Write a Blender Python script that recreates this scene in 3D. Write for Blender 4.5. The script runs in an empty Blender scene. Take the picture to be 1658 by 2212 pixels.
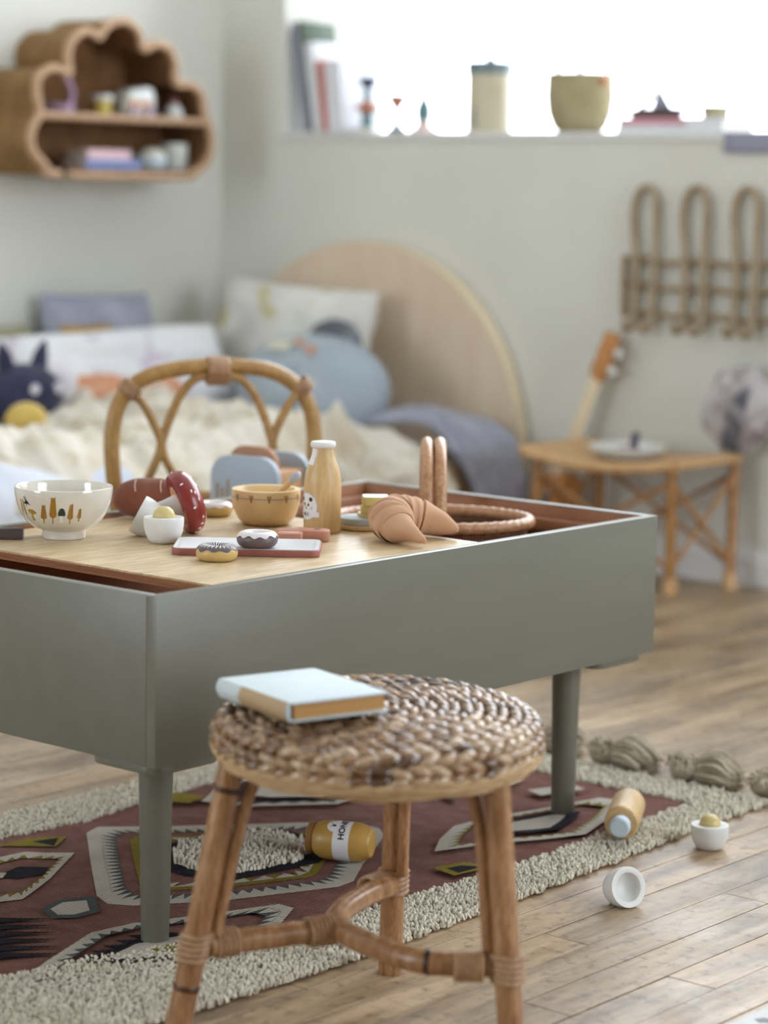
import bpy, bmesh, math, random
from mathutils import Vector, Matrix, noise
random.seed(7)
PI = math.pi
S = bpy.context.scene
COL = S.collection

# ------------------------------------------------------------------ camera, sky, light, exposure
cam_d = bpy.data.cameras.new('camera'); cam = bpy.data.objects.new('camera', cam_d); COL.objects.link(cam)
S.camera = cam
cam_d.sensor_fit = 'VERTICAL'; cam_d.sensor_height = 36.0; cam_d.sensor_width = 27.0
cam_d.lens = 5251.4/2212*36.0
PITCH, ROLL, YAW = 0.1334, 0.01825, 0.70025
_d = Vector((-math.sin(YAW)*math.cos(PITCH), math.cos(YAW)*math.cos(PITCH), -math.sin(PITCH)))
_r = Vector((math.cos(YAW), math.sin(YAW), 0)); _u = _r.cross(_d)
_r2 = _r*math.cos(ROLL) + _u*math.sin(ROLL); _u2 = -_r*math.sin(ROLL) + _u*math.cos(ROLL)
M = Matrix((( _r2.x,_u2.x,-_d.x,1.9462),(_r2.y,_u2.y,-_d.y,-1.9116),(_r2.z,_u2.z,-_d.z,0.9162),(0,0,0,1)))
cam.matrix_world = M
cam_d.clip_start = 0.05
cam_d.dof.use_dof = True; cam_d.dof.focus_distance = 3.08
cam_d.dof.aperture_fstop = 2.7
cam_d.dof.aperture_blades = 8

W = bpy.data.worlds.new('overcast_sky'); S.world = W; W.use_nodes = True
W.node_tree.nodes['Background'].inputs[0].default_value = (0.855, 0.92, 1.0, 1)
W.node_tree.nodes['Background'].inputs[1].default_value = 3.5
S.view_settings.view_transform = 'Standard'; S.view_settings.look = 'None'
S.view_settings.exposure = 1.28; S.view_settings.gamma = 1.0; S.view_settings.use_curve_mapping = False
S.cycles.max_bounces = 6; S.cycles.diffuse_bounces = 4; S.cycles.glossy_bounces = 3; S.cycles.transparent_max_bounces = 6
S.cycles.use_adaptive_sampling = True; S.cycles.adaptive_threshold = 0.07; S.cycles.adaptive_min_samples = 16
S.cycles.use_denoising = True
S.cycles.sample_clamp_indirect = 6.0

XL, YB = -2.775, 2.97            # inner faces of left and back wall
XR, YF, ZC = 4.6, -4.2, 3.6
WX0, WX1, WZ0, WZ1 = -2.544, 1.0, 1.055, 3.4      # back window opening
FX0, FX1, FZ0, FZ1 = -2.6, -1.0, 0.4, 2.8          # window behind the photographer, left
RY0, RY1, RZ0, RZ1 = 0.4, 2.88, 0.4, 3.1            # window in the right wall
def portal(name, loc, rot, sx, sy):
    l = bpy.data.lights.new(name, 'AREA'); l.shape = 'RECTANGLE'; l.size = sx; l.size_y = sy
    l.cycles.is_portal = True
    o = bpy.data.objects.new(name, l); COL.objects.link(o); o.location = loc; o.rotation_euler = rot
portal('daylight_portal', ((WX0+WX1)/2, YB+0.29, (WZ0+WZ1)/2), (-PI/2, 0, 0), WX1-WX0, WZ1-WZ0)
portal('daylight_portal', ((FX0+FX1)/2, YF-0.2, (FZ0+FZ1)/2), (PI/2, 0, 0), FX1-FX0, FZ1-FZ0)
portal('daylight_portal', (XR+0.17, (RY0+RY1)/2, (RZ0+RZ1)/2), (0, PI/2, 0), RZ1-RZ0, RY1-RY0)

# ------------------------------------------------------------------ helpers
def lin(h):
    if isinstance(h, str):
        h = h.lstrip('#'); c = [int(h[i:i+2],16)/255 for i in (0,2,4)]
    else: c = [v/255 for v in h]
    return tuple((v/12.92 if v <= .04045 else ((v+.055)/1.055)**2.4) for v in c) + (1,)

class MB:
    def __init__(s): s.v = []; s.f = []
    def add(s, vs, fs):
        n = len(s.v); s.v += [tuple(v) for v in vs]; s.f += [tuple(i+n for i in f) for f in fs]; return s
    def box(s, c, d, R=None):
        vs = []
        for k in range(8):
            p = Vector(((1 if k&1 else -1)*d[0]/2, (1 if k&2 else -1)*d[1]/2, (1 if k&4 else -1)*d[2]/2))
            if R: p = R @ p
            vs.append(p + Vector(c))
        return s.add(vs, [(0,2,3,1),(4,5,7,6),(0,1,5,4),(2,6,7,3),(0,4,6,2),(1,3,7,5)])
    def lathe(s, prof, seg=32, T=None):
        vs = []; fs = []; n = len(prof)
        for j in range(seg):
            a = 2*PI*j/seg
            for (r,z) in prof:
                p = Vector((r*math.cos(a), r*math.sin(a), z)); vs.append(T @ p if T else p)
        for j in range(seg):
            k = (j+1) % seg
            for i in range(n-1):
                fs.append((j*n+i, k*n+i, k*n+i+1, j*n+i+1))
        if prof[0][0] > 1e-6: fs.append(tuple(j*n for j in range(seg))[::-1])
        if prof[-1][0] > 1e-6: fs.append(tuple(j*n+n-1 for j in range(seg)))
        return s.add(vs, fs)
    def tube(s, pts, rad, seg=10, closed=False, cap=True, flat=1.0):
        pts = [Vector(p) for p in pts]; n = len(pts)
        rs = rad if isinstance(rad, (list,tuple)) else [rad]*n
        tg = []
        for i in range(n):
            a = pts[(i-1)%n] if (closed or i>0) else pts[i]; b = pts[(i+1)%n] if (closed or i<n-1) else pts[i]
            t = b-a; tg.append(t.normalized() if t.length > 1e-9 else Vector((0,0,1)))
        up = Vector((0,0,1)) if abs(tg[0].z) < .9 else Vector((1,0,0))
        nrm = (up - tg[0]*up.dot(tg[0])).normalized(); vs = []
        for i in range(n):
            nrm = nrm - tg[i]*nrm.dot(tg[i])
            nrm = nrm.normalized() if nrm.length > 1e-9 else tg[i].orthogonal().normalized()
            bi = tg[i].cross(nrm)
            for j in range(seg):
                a = 2*PI*j/seg; vs.append(pts[i] + (bi*math.cos(a) + nrm*math.sin(a)*flat)*rs[i])
        fs = []
        for i in range(n if closed else n-1):
            k = (i+1) % n
            for j in range(seg): fs.append((i*seg+j, i*seg+(j+1)%seg, k*seg+(j+1)%seg, k*seg+j))
        if not closed and cap:
            fs.append(tuple(range(seg))[::-1]); fs.append(tuple((n-1)*seg+j for j in range(seg)))
        return s.add(vs, fs)
    def prism(s, poly, z0, z1, T=None):
        n = len(poly)
        vs = [Vector((p[0],p[1],z0)) for p in poly] + [Vector((p[0],p[1],z1)) for p in poly]
        if T: vs = [T @ v for v in vs]
        return s.add(vs, [tuple(range(n))[::-1], tuple(range(n,2*n))] + [(i,(i+1)%n,n+(i+1)%n,n+i) for i in range(n)])
    def flat(s, poly, z=0, T=None):
        vs = [Vector((p[0],p[1],z)) for p in poly]
        if T: vs = [T @ v for v in vs]
        return s.add(vs, [tuple(range(len(poly)))])
    def grid(s, fn, nu, nv, cu=False, cv=False):
        vs = [fn(i/(nu if cu else nu-1), j/(nv if cv else nv-1)) for i in range(nu) for j in range(nv)]
        fs = []
        for i in range(nu if cu else nu-1):
            for j in range(nv if cv else nv-1):
                a, b = i, (i+1) % nu; c, d = j, (j+1) % nv
                fs.append((a*nv+c, b*nv+c, b*nv+d, a*nv+d))
        return s.add(vs, fs)
    def ball(s, c, r, nu=16, nv=10, T=None):
        r = r if isinstance(r,(tuple,list)) else (r,r,r)
        pr = [(math.sin(PI*i/nv), -math.cos(PI*i/nv)) for i in range(nv+1)]
        pr[0] = (0,-1); pr[-1] = (0,1)
        TT = Matrix.Translation(c) @ (T.to_4x4() if T else Matrix.Identity(4)) @ Matrix.Diagonal((r[0],r[1],r[2],1))
        return s.lathe(pr, nu, TT)
    def build(s, name, mat, parent=None, bevel=0, seg=2, smooth=True, ang=40, weld=True):
        me = bpy.data.meshes.new(name)
        me.from_pydata([tuple(v) for v in s.v], [], s.f)
        if weld or bevel:
            bm = bmesh.new(); bm.from_mesh(me)
            if weld: bmesh.ops.remove_doubles(bm, verts=bm.verts, dist=1e-6)
            bmesh.ops.recalc_face_normals(bm, faces=bm.faces)
            if bevel:
                es = [e for e in bm.edges if len(e.link_faces)==2 and e.calc_face_angle(0) > .5]
                bmesh.ops.bevel(bm, geom=es, offset=bevel, segments=seg, profile=.5, affect='EDGES', clamp_overlap=True)
            bm.to_mesh(me); bm.free()
        if smooth:
            me.polygons.foreach_set('use_smooth', [True]*len(me.polygons)); me.set_sharp_from_angle(angle=math.radians(ang))
        me.materials.append(mat if not isinstance(mat, str) else MATS[mat])
        return link(name, me, parent)

def link(name, me, parent=None):
    o = bpy.data.objects.new(name, me); COL.objects.link(o)
    if parent: o.parent = parent
    return o
def tag(o, label=None, cat=None, group=None, kind=None):
    if label: o['label'] = label
    if cat: o['category'] = cat
    if group: o['group'] = group
    if kind: o['kind'] = kind
    return o
def thing(name, label, cat, loc=(0,0,0), rot=(0,0,0), group=None):
    o = bpy.data.objects.new(name, None); COL.objects.link(o); o.empty_display_size = .05
    o.location = loc; o.rotation_euler = rot
    return tag(o, label, cat, group)
def at(o, loc=None, rot=None):
    if loc is not None: o.location = loc
    if rot is not None: o.rotation_euler = rot
    return o
def aim(axis_z, x_hint=Vector((1,0,0))):
    z = Vector(axis_z).normalized(); x = Vector(x_hint); x = (x - z*x.dot(z)).normalized(); y = z.cross(x)
    return Matrix((( x.x,y.x,z.x),(x.y,y.y,z.y),(x.z,y.z,z.z)))
def crm(pts, n=8, closed=False):
    P = [Vector(p) for p in pts]; out = []; N = len(P)
    for i in range(N if closed else N-1):
        g = (lambda k: P[k % N]) if closed else (lambda k: P[max(0,min(N-1,k))])
        a,b,c,d = g(i-1),g(i),g(i+1),g(i+2)
        for k in range(n):
            t = k/n
            out.append(.5*((2*b) + (c-a)*t + (2*a-5*b+4*c-d)*t*t + (3*b-a-3*c+d)*t**3))
    if not closed: out.append(P[-1])
    return out
def fbm(x,y,z=0,o=4): return noise.fractal(Vector((x,y,z)), 1.0, 2.0, o, noise_basis='PERLIN_ORIGINAL')
def pip(p, poly):
    x,y = p[0],p[1]; c = False; n = len(poly); j = n-1
    for i in range(n):
        xi,yi = poly[i][0],poly[i][1]; xj,yj = poly[j][0],poly[j][1]
        if (yi>y) != (yj>y) and x < (xj-xi)*(y-yi)/(yj-yi)+xi: c = not c
        j = i
    return c
def rrect(w, h, r, n=5):
    out = []
    for cx,cy,a0 in ((w/2-r,h/2-r,0),(-w/2+r,h/2-r,90),(-w/2+r,-h/2+r,180),(w/2-r,-h/2+r,270)):
        for k in range(n+1):
            a = math.radians(a0+90*k/n); out.append((cx+r*math.cos(a), cy+r*math.sin(a)))
    return out
def text_shape(body, size):
    cu = bpy.data.curves.new('lettering','FONT'); cu.body = body; cu.size = size; cu.align_x = 'LEFT'; cu.offset = size*.022
    o = bpy.data.objects.new('lettering', cu); COL.objects.link(o)
    dg = bpy.context.evaluated_depsgraph_get(); dg.update()
    me = o.evaluated_get(dg).to_mesh()
    vs = [tuple(v.co) for v in me.vertices]; fs = [tuple(p.vertices) for p in me.polygons]
    o.evaluated_get(dg).to_mesh_clear(); bpy.data.objects.remove(o); bpy.data.curves.remove(cu)
    return vs, fs

# ------------------------------------------------------------------ materials
MATS = {}
def _base(name, rough, spec=.5):
    m = bpy.data.materials.new(name); m.use_nodes = True; nt = m.node_tree
    b = nt.nodes['Principled BSDF']; b.inputs['Roughness'].default_value = rough
    b.inputs['Specular IOR Level'].default_value = spec
    MATS[name] = m
    return m, nt, b
def nd(nt, t, **k):
    n = nt.nodes.new(t)
    for a,v in k.items(): setattr(n, a, v)
    return n
def coords(nt, scale=(1,1,1), kind='Object', rnd=True, rot=(0,0,0)):
    tc = nd(nt,'ShaderNodeTexCoord'); mp = nd(nt,'ShaderNodeMapping'); mp.inputs['Scale'].default_value = scale
    mp.inputs['Rotation'].default_value = rot
    nt.links.new(tc.outputs[kind], mp.inputs['Vector'])
    if rnd:
        oi = nd(nt,'ShaderNodeObjectInfo'); mu = nd(nt,'ShaderNodeMath', operation='MULTIPLY'); mu.inputs[1].default_value = 37.0
        nt.links.new(oi.outputs['Random'], mu.inputs[0]); nt.links.new(mu.outputs[0], mp.inputs['Location'])
    return mp.outputs['Vector']
def ramp(nt, fac, stops, interp='LINEAR'):
    r = nd(nt,'ShaderNodeValToRGB'); e = r.color_ramp.elements; r.color_ramp.interpolation = interp
    while len(e) < len(stops): e.new(.5)
    for i,(p,c) in enumerate(stops): e[i].position = p; e[i].color = c
    nt.links.new(fac, r.inputs['Fac']); return r.outputs['Color']
def noise_n(nt, vec, scale, detail=4, rough=.55, dist=0):
    n = nd(nt,'ShaderNodeTexNoise'); n.inputs['Scale'].default_value = scale; n.inputs['Detail'].default_value = detail
    n.inputs['Roughness'].default_value = rough; n.inputs['Distortion'].default_value = dist
    nt.links.new(vec, n.inputs['Vector']); return n.outputs['Fac']
def bump_n(nt, b, h, strength, dist=.002):
    bp = nd(nt,'ShaderNodeBump'); bp.inputs['Strength'].default_value = strength; bp.inputs['Distance'].default_value = dist
    nt.links.new(h, bp.inputs['Height']); nt.links.new(bp.outputs['Normal'], b.inputs['Normal'])
def mixc(nt, fac, a, c, mode='MIX'):
    m = nd(nt,'ShaderNodeMix', data_type='RGBA', blend_type=mode)
    for s,v in ((0,fac),(6,a),(7,c)):
        if hasattr(v,'is_linked'): nt.links.new(v, m.inputs[s])
        else: m.inputs[s].default_value = v
    return m.outputs[2]
def plain(name, c, rough=.5, c2=None, vs=8, bump=0, bs=200, bd=.001, spec=.5, coat=0, sheen=0, lo=.35, hi=.65, scale=(1,1,1), emis=None):
    m, nt, b = _base(name, rough, spec); b.inputs['Base Color'].default_value = lin(c)
    vec = coords(nt, scale)
    if c2: nt.links.new(ramp(nt, noise_n(nt, vec, vs), [(lo,lin(c)),(hi,lin(c2))]), b.inputs['Base Color'])
    if bump: bump_n(nt, b, noise_n(nt, vec, bs, 3), bump, bd)
    if coat: b.inputs['Coat Weight'].default_value = coat; b.inputs['Coat Roughness'].default_value = .08
    if sheen: b.inputs['Sheen Weight'].default_value = sheen
    return m
def wood(name, cs, scale=(1,12,1), ns=6, rough=.45, bump=.15, spec=.5, rnd=True, streak=None):
    m, nt, b = _base(name, rough, spec)
    vec = coords(nt, scale, rnd=rnd)
    n1 = noise_n(nt, vec, ns, 6, .6, .6)
    stops = [(.28+.44*i/(len(cs)-1), lin(c)) for i,c in enumerate(cs)]
    col = ramp(nt, n1, stops)
    n2 = noise_n(nt, vec, ns*7, 3, .6)
    col = mixc(nt, ramp(nt, n2, [(.38,(.55,.55,.55,1)),(.62,(0,0,0,1))]), col, lin(streak or cs[0]))
    nt.links.new(col, b.inputs['Base Color']); bump_n(nt, b, n2, bump, .0006)
    return m
def fabric(name, c, c2=None, vs=6, rough=.9, weave=900, bump=.35, lo=.45, hi=.6, c3=None, vs3=12):
    m, nt, b = _base(name, rough, .2); vec = coords(nt)
    b.inputs['Sheen Weight'].default_value = .15
    col = None
    if c2: col = ramp(nt, noise_n(nt, vec, vs, 3, .5), [(lo,lin(c)),(hi,lin(c2))])
    if c3:
        f = ramp(nt, noise_n(nt, vec, vs3, 2, .4, .5), [(.6,(0,0,0,1)),(.66,(1,1,1,1))])
        col = mixc(nt, f, col if col else lin(c), lin(c3))
    if col: nt.links.new(col, b.inputs['Base Color'])
    else: b.inputs['Base Color'].default_value = lin(c)
    bump_n(nt, b, noise_n(nt, vec, weave, 2), bump, .0006)
    return m
def weave_mat(name, c, c2, su, sv, rough=.7, bump=.8, bd=.002, kind='Object', rot=(0,0,0), dark=.45):
    m, nt, b = _base(name, rough, .35)
    v = coords(nt, (1,1,1), kind, rnd=False, rot=rot)
    ck = nd(nt,'ShaderNodeTexWave', wave_type='BANDS', bands_direction='X'); ck.inputs['Scale'].default_value = su; ck.inputs['Distortion'].default_value = 1.2; ck.inputs['Detail'].default_value = 1
    c_2 = nd(nt,'ShaderNodeTexWave', wave_type='BANDS', bands_direction='Z'); c_2.inputs['Scale'].default_value = sv; c_2.inputs['Distortion'].default_value = 1.2; c_2.inputs['Detail'].default_value = 1
    nt.links.new(v, ck.inputs['Vector']); nt.links.new(v, c_2.inputs['Vector'])
    mu = nd(nt,'ShaderNodeMath', operation='MULTIPLY'); nt.links.new(ck.outputs['Fac'], mu.inputs[0]); nt.links.new(c_2.outputs['Fac'], mu.inputs[1])
    n1 = noise_n(nt, v, 18, 3)
    col = ramp(nt, n1, [(.3,lin(c)),(.7,lin(c2))])
    col = mixc(nt, ramp(nt, mu.outputs[0], [(0,(dark,)*3+(1,)),(.3,(0,0,0,1))]), col, tuple(x*.35 for x in lin(c)[:3])+(1,))
    nt.links.new(col, b.inputs['Base Color']); bump_n(nt, b, mu.outputs[0], bump, bd)
    return m

# paint, plaster, floor
plain('wall_paint', (218,218,210), .85, (214,213,204), 3, .08, 120, .001, .25)
plain('ceiling_paint', (235,234,228), .9)
plain('trim_white', (222,222,220), .5, bump=.05, bs=60)
plain('sage_paint', (116,115,103), .36, (112,111,99), 30, .12, 260, .0004, .45, scale=(1,.12,1))
plain('dark_gap', (38,28,20), .9)
def floor_mat():
    m, nt, b = _base('worn_floor', .4, .5)
    v = coords(nt, (9,1.0,1)); n1 = noise_n(nt, v, 3, 6, .6, .4)
    oi = nd(nt,'ShaderNodeObjectInfo'); ge = nd(nt,'ShaderNodeNewGeometry')
    ad = nd(nt,'ShaderNodeMath', operation='ADD'); nt.links.new(oi.outputs['Random'], ad.inputs[0]); nt.links.new(ge.outputs['Random Per Island'], ad.inputs[1])
    fr = nd(nt,'ShaderNodeMath', operation='FRACT'); nt.links.new(ad.outputs[0], fr.inputs[0])
    col = ramp(nt, n1, [(.3,lin((136,113,87))),(.5,lin((176,153,123))),(.72,lin((200,178,149)))])
    tone = ramp(nt, fr.outputs[0], [(0,(.80,.78,.76,1)),(.5,(.98,.98,.98,1)),(1,(1.12,1.06,1.0,1))])
    col = mixc(nt, 1.0, col, tone, 'MULTIPLY')
    wv = coords(nt, (1,1,1), rnd=False)
    tcg = nd(nt,'ShaderNodeNewGeometry')
    mpv = nd(nt,'ShaderNodeMapping'); mpv.inputs['Scale'].default_value = (2.6,.55,1); nt.links.new(tcg.outputs['Position'], mpv.inputs['Vector'])
    st = noise_n(nt, mpv.outputs['Vector'], 4.5, 8, .68, .5)
    col = mixc(nt, ramp(nt, st, [(.46,(0,0,0,1)),(.68,(.66,.66,.66,1))]), col, lin((66,52,40)))
    sp = noise_n(nt, tcg.outputs['Position'], 55, 4, .6)
    col = mixc(nt, ramp(nt, sp, [(.54,(0,0,0,1)),(.70,(.55,.55,.55,1))]), col, lin((60,46,34)))
    nt.links.new(col, b.inputs['Base Color'])
    rr = noise_n(nt, tcg.outputs['Position'], 9, 6, .7)
    nt.links.new(ramp(nt, rr, [(.3,(.30,.30,.30,1)),(.7,(.56,.56,.56,1))]), b.inputs['Roughness'])
    bu = noise_n(nt, tcg.outputs['Position'], 70, 5, .7)
    bump_n(nt, b, bu, .30, .0018)
    b.inputs['Specular IOR Level'].default_value = .75
floor_mat()
wood('oak_lid', [(194,168,128),(212,190,152),(222,202,166)], (3.2,.55,3), 5, .34, .18, .6, streak=(170,136,92))
wood('lid_ply_edge', [(120,78,48),(160,110,72),(176,126,86)], (2,2,60), 3, .6, .3)
wood('box_inner_wood', [(150,104,76),(172,124,94),(182,134,102)], (1,1,8), 5, .5, .15)
wood('headboard_birch', [(214,192,166),(222,202,178),(228,210,186)], (7,7,.8), 3, .55, .08)
wood('headboard_edge', [(226,208,176),(234,218,188)], (3,3,3), 3, .5, .05)
wood('bed_pine', [(206,176,140),(216,188,152)], (8,1,8), 3, .5, .08)
wood('rattan', [(150,104,54),(178,130,76),(196,150,96)], (2,2,2), 9, .34, .15, streak=(128,84,42))
wood('rattan_light', [(196,154,104),(214,176,126),(224,190,144)], (2,2,2), 9, .3, .12, streak=(160,112,70))
wood('bamboo', [(128,88,56),(168,124,84),(200,160,118)], (9,9,.9), 9, .26, .12, streak=(118,76,46))
plain('bamboo_node', (52,30,18), .4, (84,48,28), 30)
wood('binding', [(150,112,80),(182,144,108),(198,162,128)], (2,2,2), 30, .4, .3, streak=(120,84,56))
wood('chair_cane', [(150,112,56),(172,132,74),(186,148,88)], (3,3,1), 9, .36, .1, streak=(128,90,44))
wood('rack_cane', [(150,130,100),(172,152,122),(184,166,136)], (3,3,3), 8, .5, .1, streak=(104,82,54))
wood('toy_beech', [(196,162,112),(210,178,128),(218,188,140)], (5,5,1), 5, .4, .06, streak=(186,150,100))
wood('uke_wood', [(186,124,66),(200,138,80),(208,150,92)], (8,2,1), 4, .25, .05)
plain('uke_neck', (226,206,170), .4)
plain('seagrass_strand', (150,116,82), .30, (206,180,148), 45, .3, 300, .001, .6, lo=.3, hi=.7)
def strand_mat():
    m, nt, b = _base('woven_strand', .17, .9)
    ge = nd(nt,'ShaderNodeNewGeometry'); v = coords(nt, (1,1,1), rnd=False)
    col = ramp(nt, ge.outputs['Random Per Island'], [(0,lin((74,48,32))),(.25,lin((128,92,62))),(.6,lin((166,130,96))),(1,lin((200,172,140)))])
    col = mixc(nt, ramp(nt, noise_n(nt, v, 160, 3), [(.5,(0,0,0,1)),(.7,(.6,.6,.6,1))]), col, lin((84,56,38)))
    nt.links.new(col, b.inputs['Base Color']); bump_n(nt, b, noise_n(nt, v, 350, 3), .4, .001)
strand_mat()
plain('stool_fibre', (206,176,134), .6, (176,142,100), 60, .6, 120, .002, scale=(1,1,6))

# ------------------------------------------------------------------ the room
fl = tag(MB().box(((XL+XR)/2,(YF+YB)/2,-0.045),(XR-XL+.6,YB-YF+.6,.06)).build('floor','dark_gap',smooth=False), kind='structure')
PW = .0682; rest = MB(); rng = random.Random(3)
k0 = int(math.floor((XL-.22)/PW)); x = .2205 + k0*PW
while x < XR:
    y = YF - rng.random()*1.2
    while y < YB-.01:
        ln = rng.uniform(1.0, 2.3); y1 = min(y+ln, YB-.001)
        g = rng.choice((.0009,.0011,.0014)) if rng.random() > .1 else .0026
        xa, xb, ya, yb = max(x+g,XL+.002), x+PW-.0004, max(y+.0006,YF+.002), y1-.0004
        if xb > xa and yb > ya:
            zt = rng.uniform(-.0006,.0002); e = .0004
            cx, cy = (xa+xb)/2, (ya+yb)/2; hx, hy = (xb-xa)/2, (yb-ya)/2
            vs = [(-hx,-hy,-.015),(hx,-hy,-.015),(hx,hy,-.015),(-hx,hy,-.015),(-hx,-hy,zt-e),(hx,-hy,zt-e),(hx,hy,zt-e),(-hx,hy,zt-e),
                  (-hx+e,-hy+e,zt),(hx-e,-hy+e,zt),(hx-e,hy-e,zt),(-hx+e,hy-e,zt)]
            fs = [(0,1,5,4),(1,2,6,5),(2,3,7,6),(3,0,4,7),(4,5,9,8),(5,6,10,9),(6,7,11,10),(7,4,8,11),(8,9,10,11)]
            if -1.75 < cx < .72 and yb > -.5:
                o = MB().add(vs,fs).build('floor_plank','worn_floor',fl,smooth=False,weld=False); o.location = (cx,cy,0)
            else: rest.add([(a+cx,b_+cy,c) for a,b_,c in vs], fs)
        y = y1
    x += PW
tag(rest.build('floor_planks','worn_floor',fl,smooth=False,weld=False), kind='stuff')
TW = .30
def wall_with_hole(name, y0, y1, X0, X1, x0, x1, z0, z1):
    b = MB()
    for (a0,a1,c0,c1) in ((X0,X1,-.01,z0),(X0,X1,z1,ZC),(X0,x0,z0,z1),(x1,X1,z0,z1)):
        b.box(((a0+a1)/2,(y0+y1)/2,(c0+c1)/2),(a1-a0,y1-y0,c1-c0))
    return tag(b.build(name,'wall_paint',smooth=False,weld=False), kind='structure')
wall_with_hole('wall_back', YB, YB+TW, XL-.2, XR+.2, WX0, WX1, WZ0-.02, WZ1)
wall_with_hole('wall_front', YF-.25, YF, XL-.2, XR+.2, FX0, FX1, FZ0, FZ1)
tag(MB().box((XL-.1,(YF+YB)/2,ZC/2-.005),(.2,YB-YF,ZC+.01)).build('wall_left','wall_paint',smooth=False), kind='structure')
b = MB()
for (a0,a1,c0,c1) in ((YF,YB,-.01,RZ0),(YF,YB,RZ1,ZC),(YF,RY0,RZ0,RZ1),(RY1,YB,RZ0,RZ1)): b.box((XR+.1,(a0+a1)/2,(c0+c1)/2),(.2,a1-a0,c1-c0))
tag(b.build('wall_right','wall_paint',smooth=False,weld=False), kind='structure')
tag(MB().box(((XL+XR)/2,(YF+YB)/2,ZC+.06),(XR-XL+.6,YB-YF+.9,.12)).build('ceiling','ceiling_paint',smooth=False), kind='structure')
tag(MB().box(((WX0+WX1)/2,YB+TW/2-.003,WZ0-.01),(WX1-WX0+.001,TW+.006,.02)).build('trim_1','trim_white',bevel=.003), kind='structure')
bb = MB(); prof = [(0,0),(.018,0),(.018,.062),(.012,.075),(.010,.082),(0,.082)]
bb.add([(XL+.001,YB-p[0],p[1]) for p in prof]+[(XR,YB-p[0],p[1]) for p in prof], [(i,(i+1)%6,6+(i+1)%6,6+i) for i in range(6)])
tag(bb.build('baseboard_back','trim_white',ang=20), kind='structure')
# glazing: thin panes at the outer side of both openings
def glass():
    m = bpy.data.materials.new('window_glass'); m.use_nodes = True; nt = m.node_tree; nt.nodes.clear()
    out = nd(nt,'ShaderNodeOutputMaterial'); mx = nd(nt,'ShaderNodeMixShader'); tr = nd(nt,'ShaderNodeBsdfTransparent'); gl = nd(nt,'ShaderNodeBsdfGlossy'); gl.inputs['Roughness'].default_value = .02
    fr = nd(nt,'ShaderNodeFresnel'); fr.inputs['IOR'].default_value = 1.3
    nt.links.new(fr.outputs[0], mx.inputs[0]); nt.links.new(tr.outputs[0], mx.inputs[1]); nt.links.new(gl.outputs[0], mx.inputs[2]); nt.links.new(mx.outputs[0], out.inputs[0]); MATS['window_glass'] = m
glass()
def window(name, x0, x1, z0, z1, y, bars):
    fr = MB(); w = .045
    fr.box(((x0+x1)/2,y,z1-w/2),(x1-x0,.05,w)); fr.box((x1-w/2,y,(z0+z1)/2),(w,.05,z1-z0-2*w))
    for bx in bars: fr.box((bx,y,(z0+z1)/2),(w,.05,z1-z0-2*w))
    o = tag(fr.build(name,'trim_white',smooth=False,weld=False), kind='structure')
    MB().box(((x0+x1-w)/2,y,(z0+z1-w)/2),(x1-x0-w-.002,.006,z1-z0-w-.002)).build('pane','window_glass',o,smooth=False)
window('window_1', WX0, WX1, WZ0, WZ1, YB+.26, (-.75,))
window('window_2', FX0, FX1, FZ0, FZ1, YF-.2, ())
b = MB(); w_ = .045
for (a0,a1,c0,c1) in ((RY0,RY1,RZ1-w_,RZ1),(RY0,RY1,RZ0,RZ0+w_),(RY0,RY0+w_,RZ0+w_,RZ1-w_),(RY1-w_,RY1,RZ0+w_,RZ1-w_),(1.63,1.675,RZ0+w_,RZ1-w_)): b.box((XR+.13,(a0+a1)/2,(c0+c1)/2),(.05,a1-a0,c1-c0))
o = tag(b.build('window_3','trim_white',smooth=False,weld=False), kind='structure')
MB().box((XR+.13,(RY0+RY1)/2,(RZ0+RZ1)/2),(.006,RY1-RY0-.1,RZ1-RZ0-.1)).build('pane','window_glass',o,smooth=False)

# ------------------------------------------------------------------ play table
TX, TY, TH, TB, tt = .5637, 1.0134, .45, .2494, .015
T = thing('play_table','low sage green play table with a deep open box top on round legs','table',(0,0,0))
def panel(c, d): MB().box(c,d).build('side_panel','sage_paint',T,bevel=.0012)
zc, zh = (TH+TB)/2, TH-TB
panel((-tt/2,TY/2,zc),(tt,TY,zh)); panel((-TX+tt/2,TY/2,zc),(tt,TY,zh))
panel((-TX/2,tt/2,zc),(TX-2*tt,tt,zh)); panel((-TX/2,TY-tt/2,zc),(TX-2*tt,tt,zh))
def inner(c, d): MB().box(c,d).build('inner_panel','box_inner_wood',T,smooth=False)
e = .0015; iz, ih = (TH-.002+TB+.015)/2, TH-.002-TB-.015
inner((-tt-e/2-.0001,TY/2,iz),(e,TY-2*tt,ih)); inner((-TX+tt+e/2+.0001,TY/2,iz),(e,TY-2*tt,ih))
inner((-TX/2,tt+e/2+.0001,iz),(TX-2*tt-2*e-.001,e,ih)); inner((-TX/2,TY-tt-e/2-.0001,iz),(TX-2*tt-2*e-.001,e,ih))
MB().box((-TX/2,TY/2,TB+.007),(TX-2*tt,TY-2*tt,.012)).build('bottom_panel','box_inner_wood',T,smooth=False)
for c,d in (((-tt-e-.009,TY/2,.4205),(.016,TY-2*tt-.01,.018)),((-TX+tt+e+.009,TY/2,.4205),(.016,TY-2*tt-.01,.018)),((-TX/2,TY-tt-e-.009,.4205),(TX-2*tt-.045,.016,.018))):
    MB().box(c,d).build('ledge','box_inner_wood',T,bevel=.001)
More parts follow.
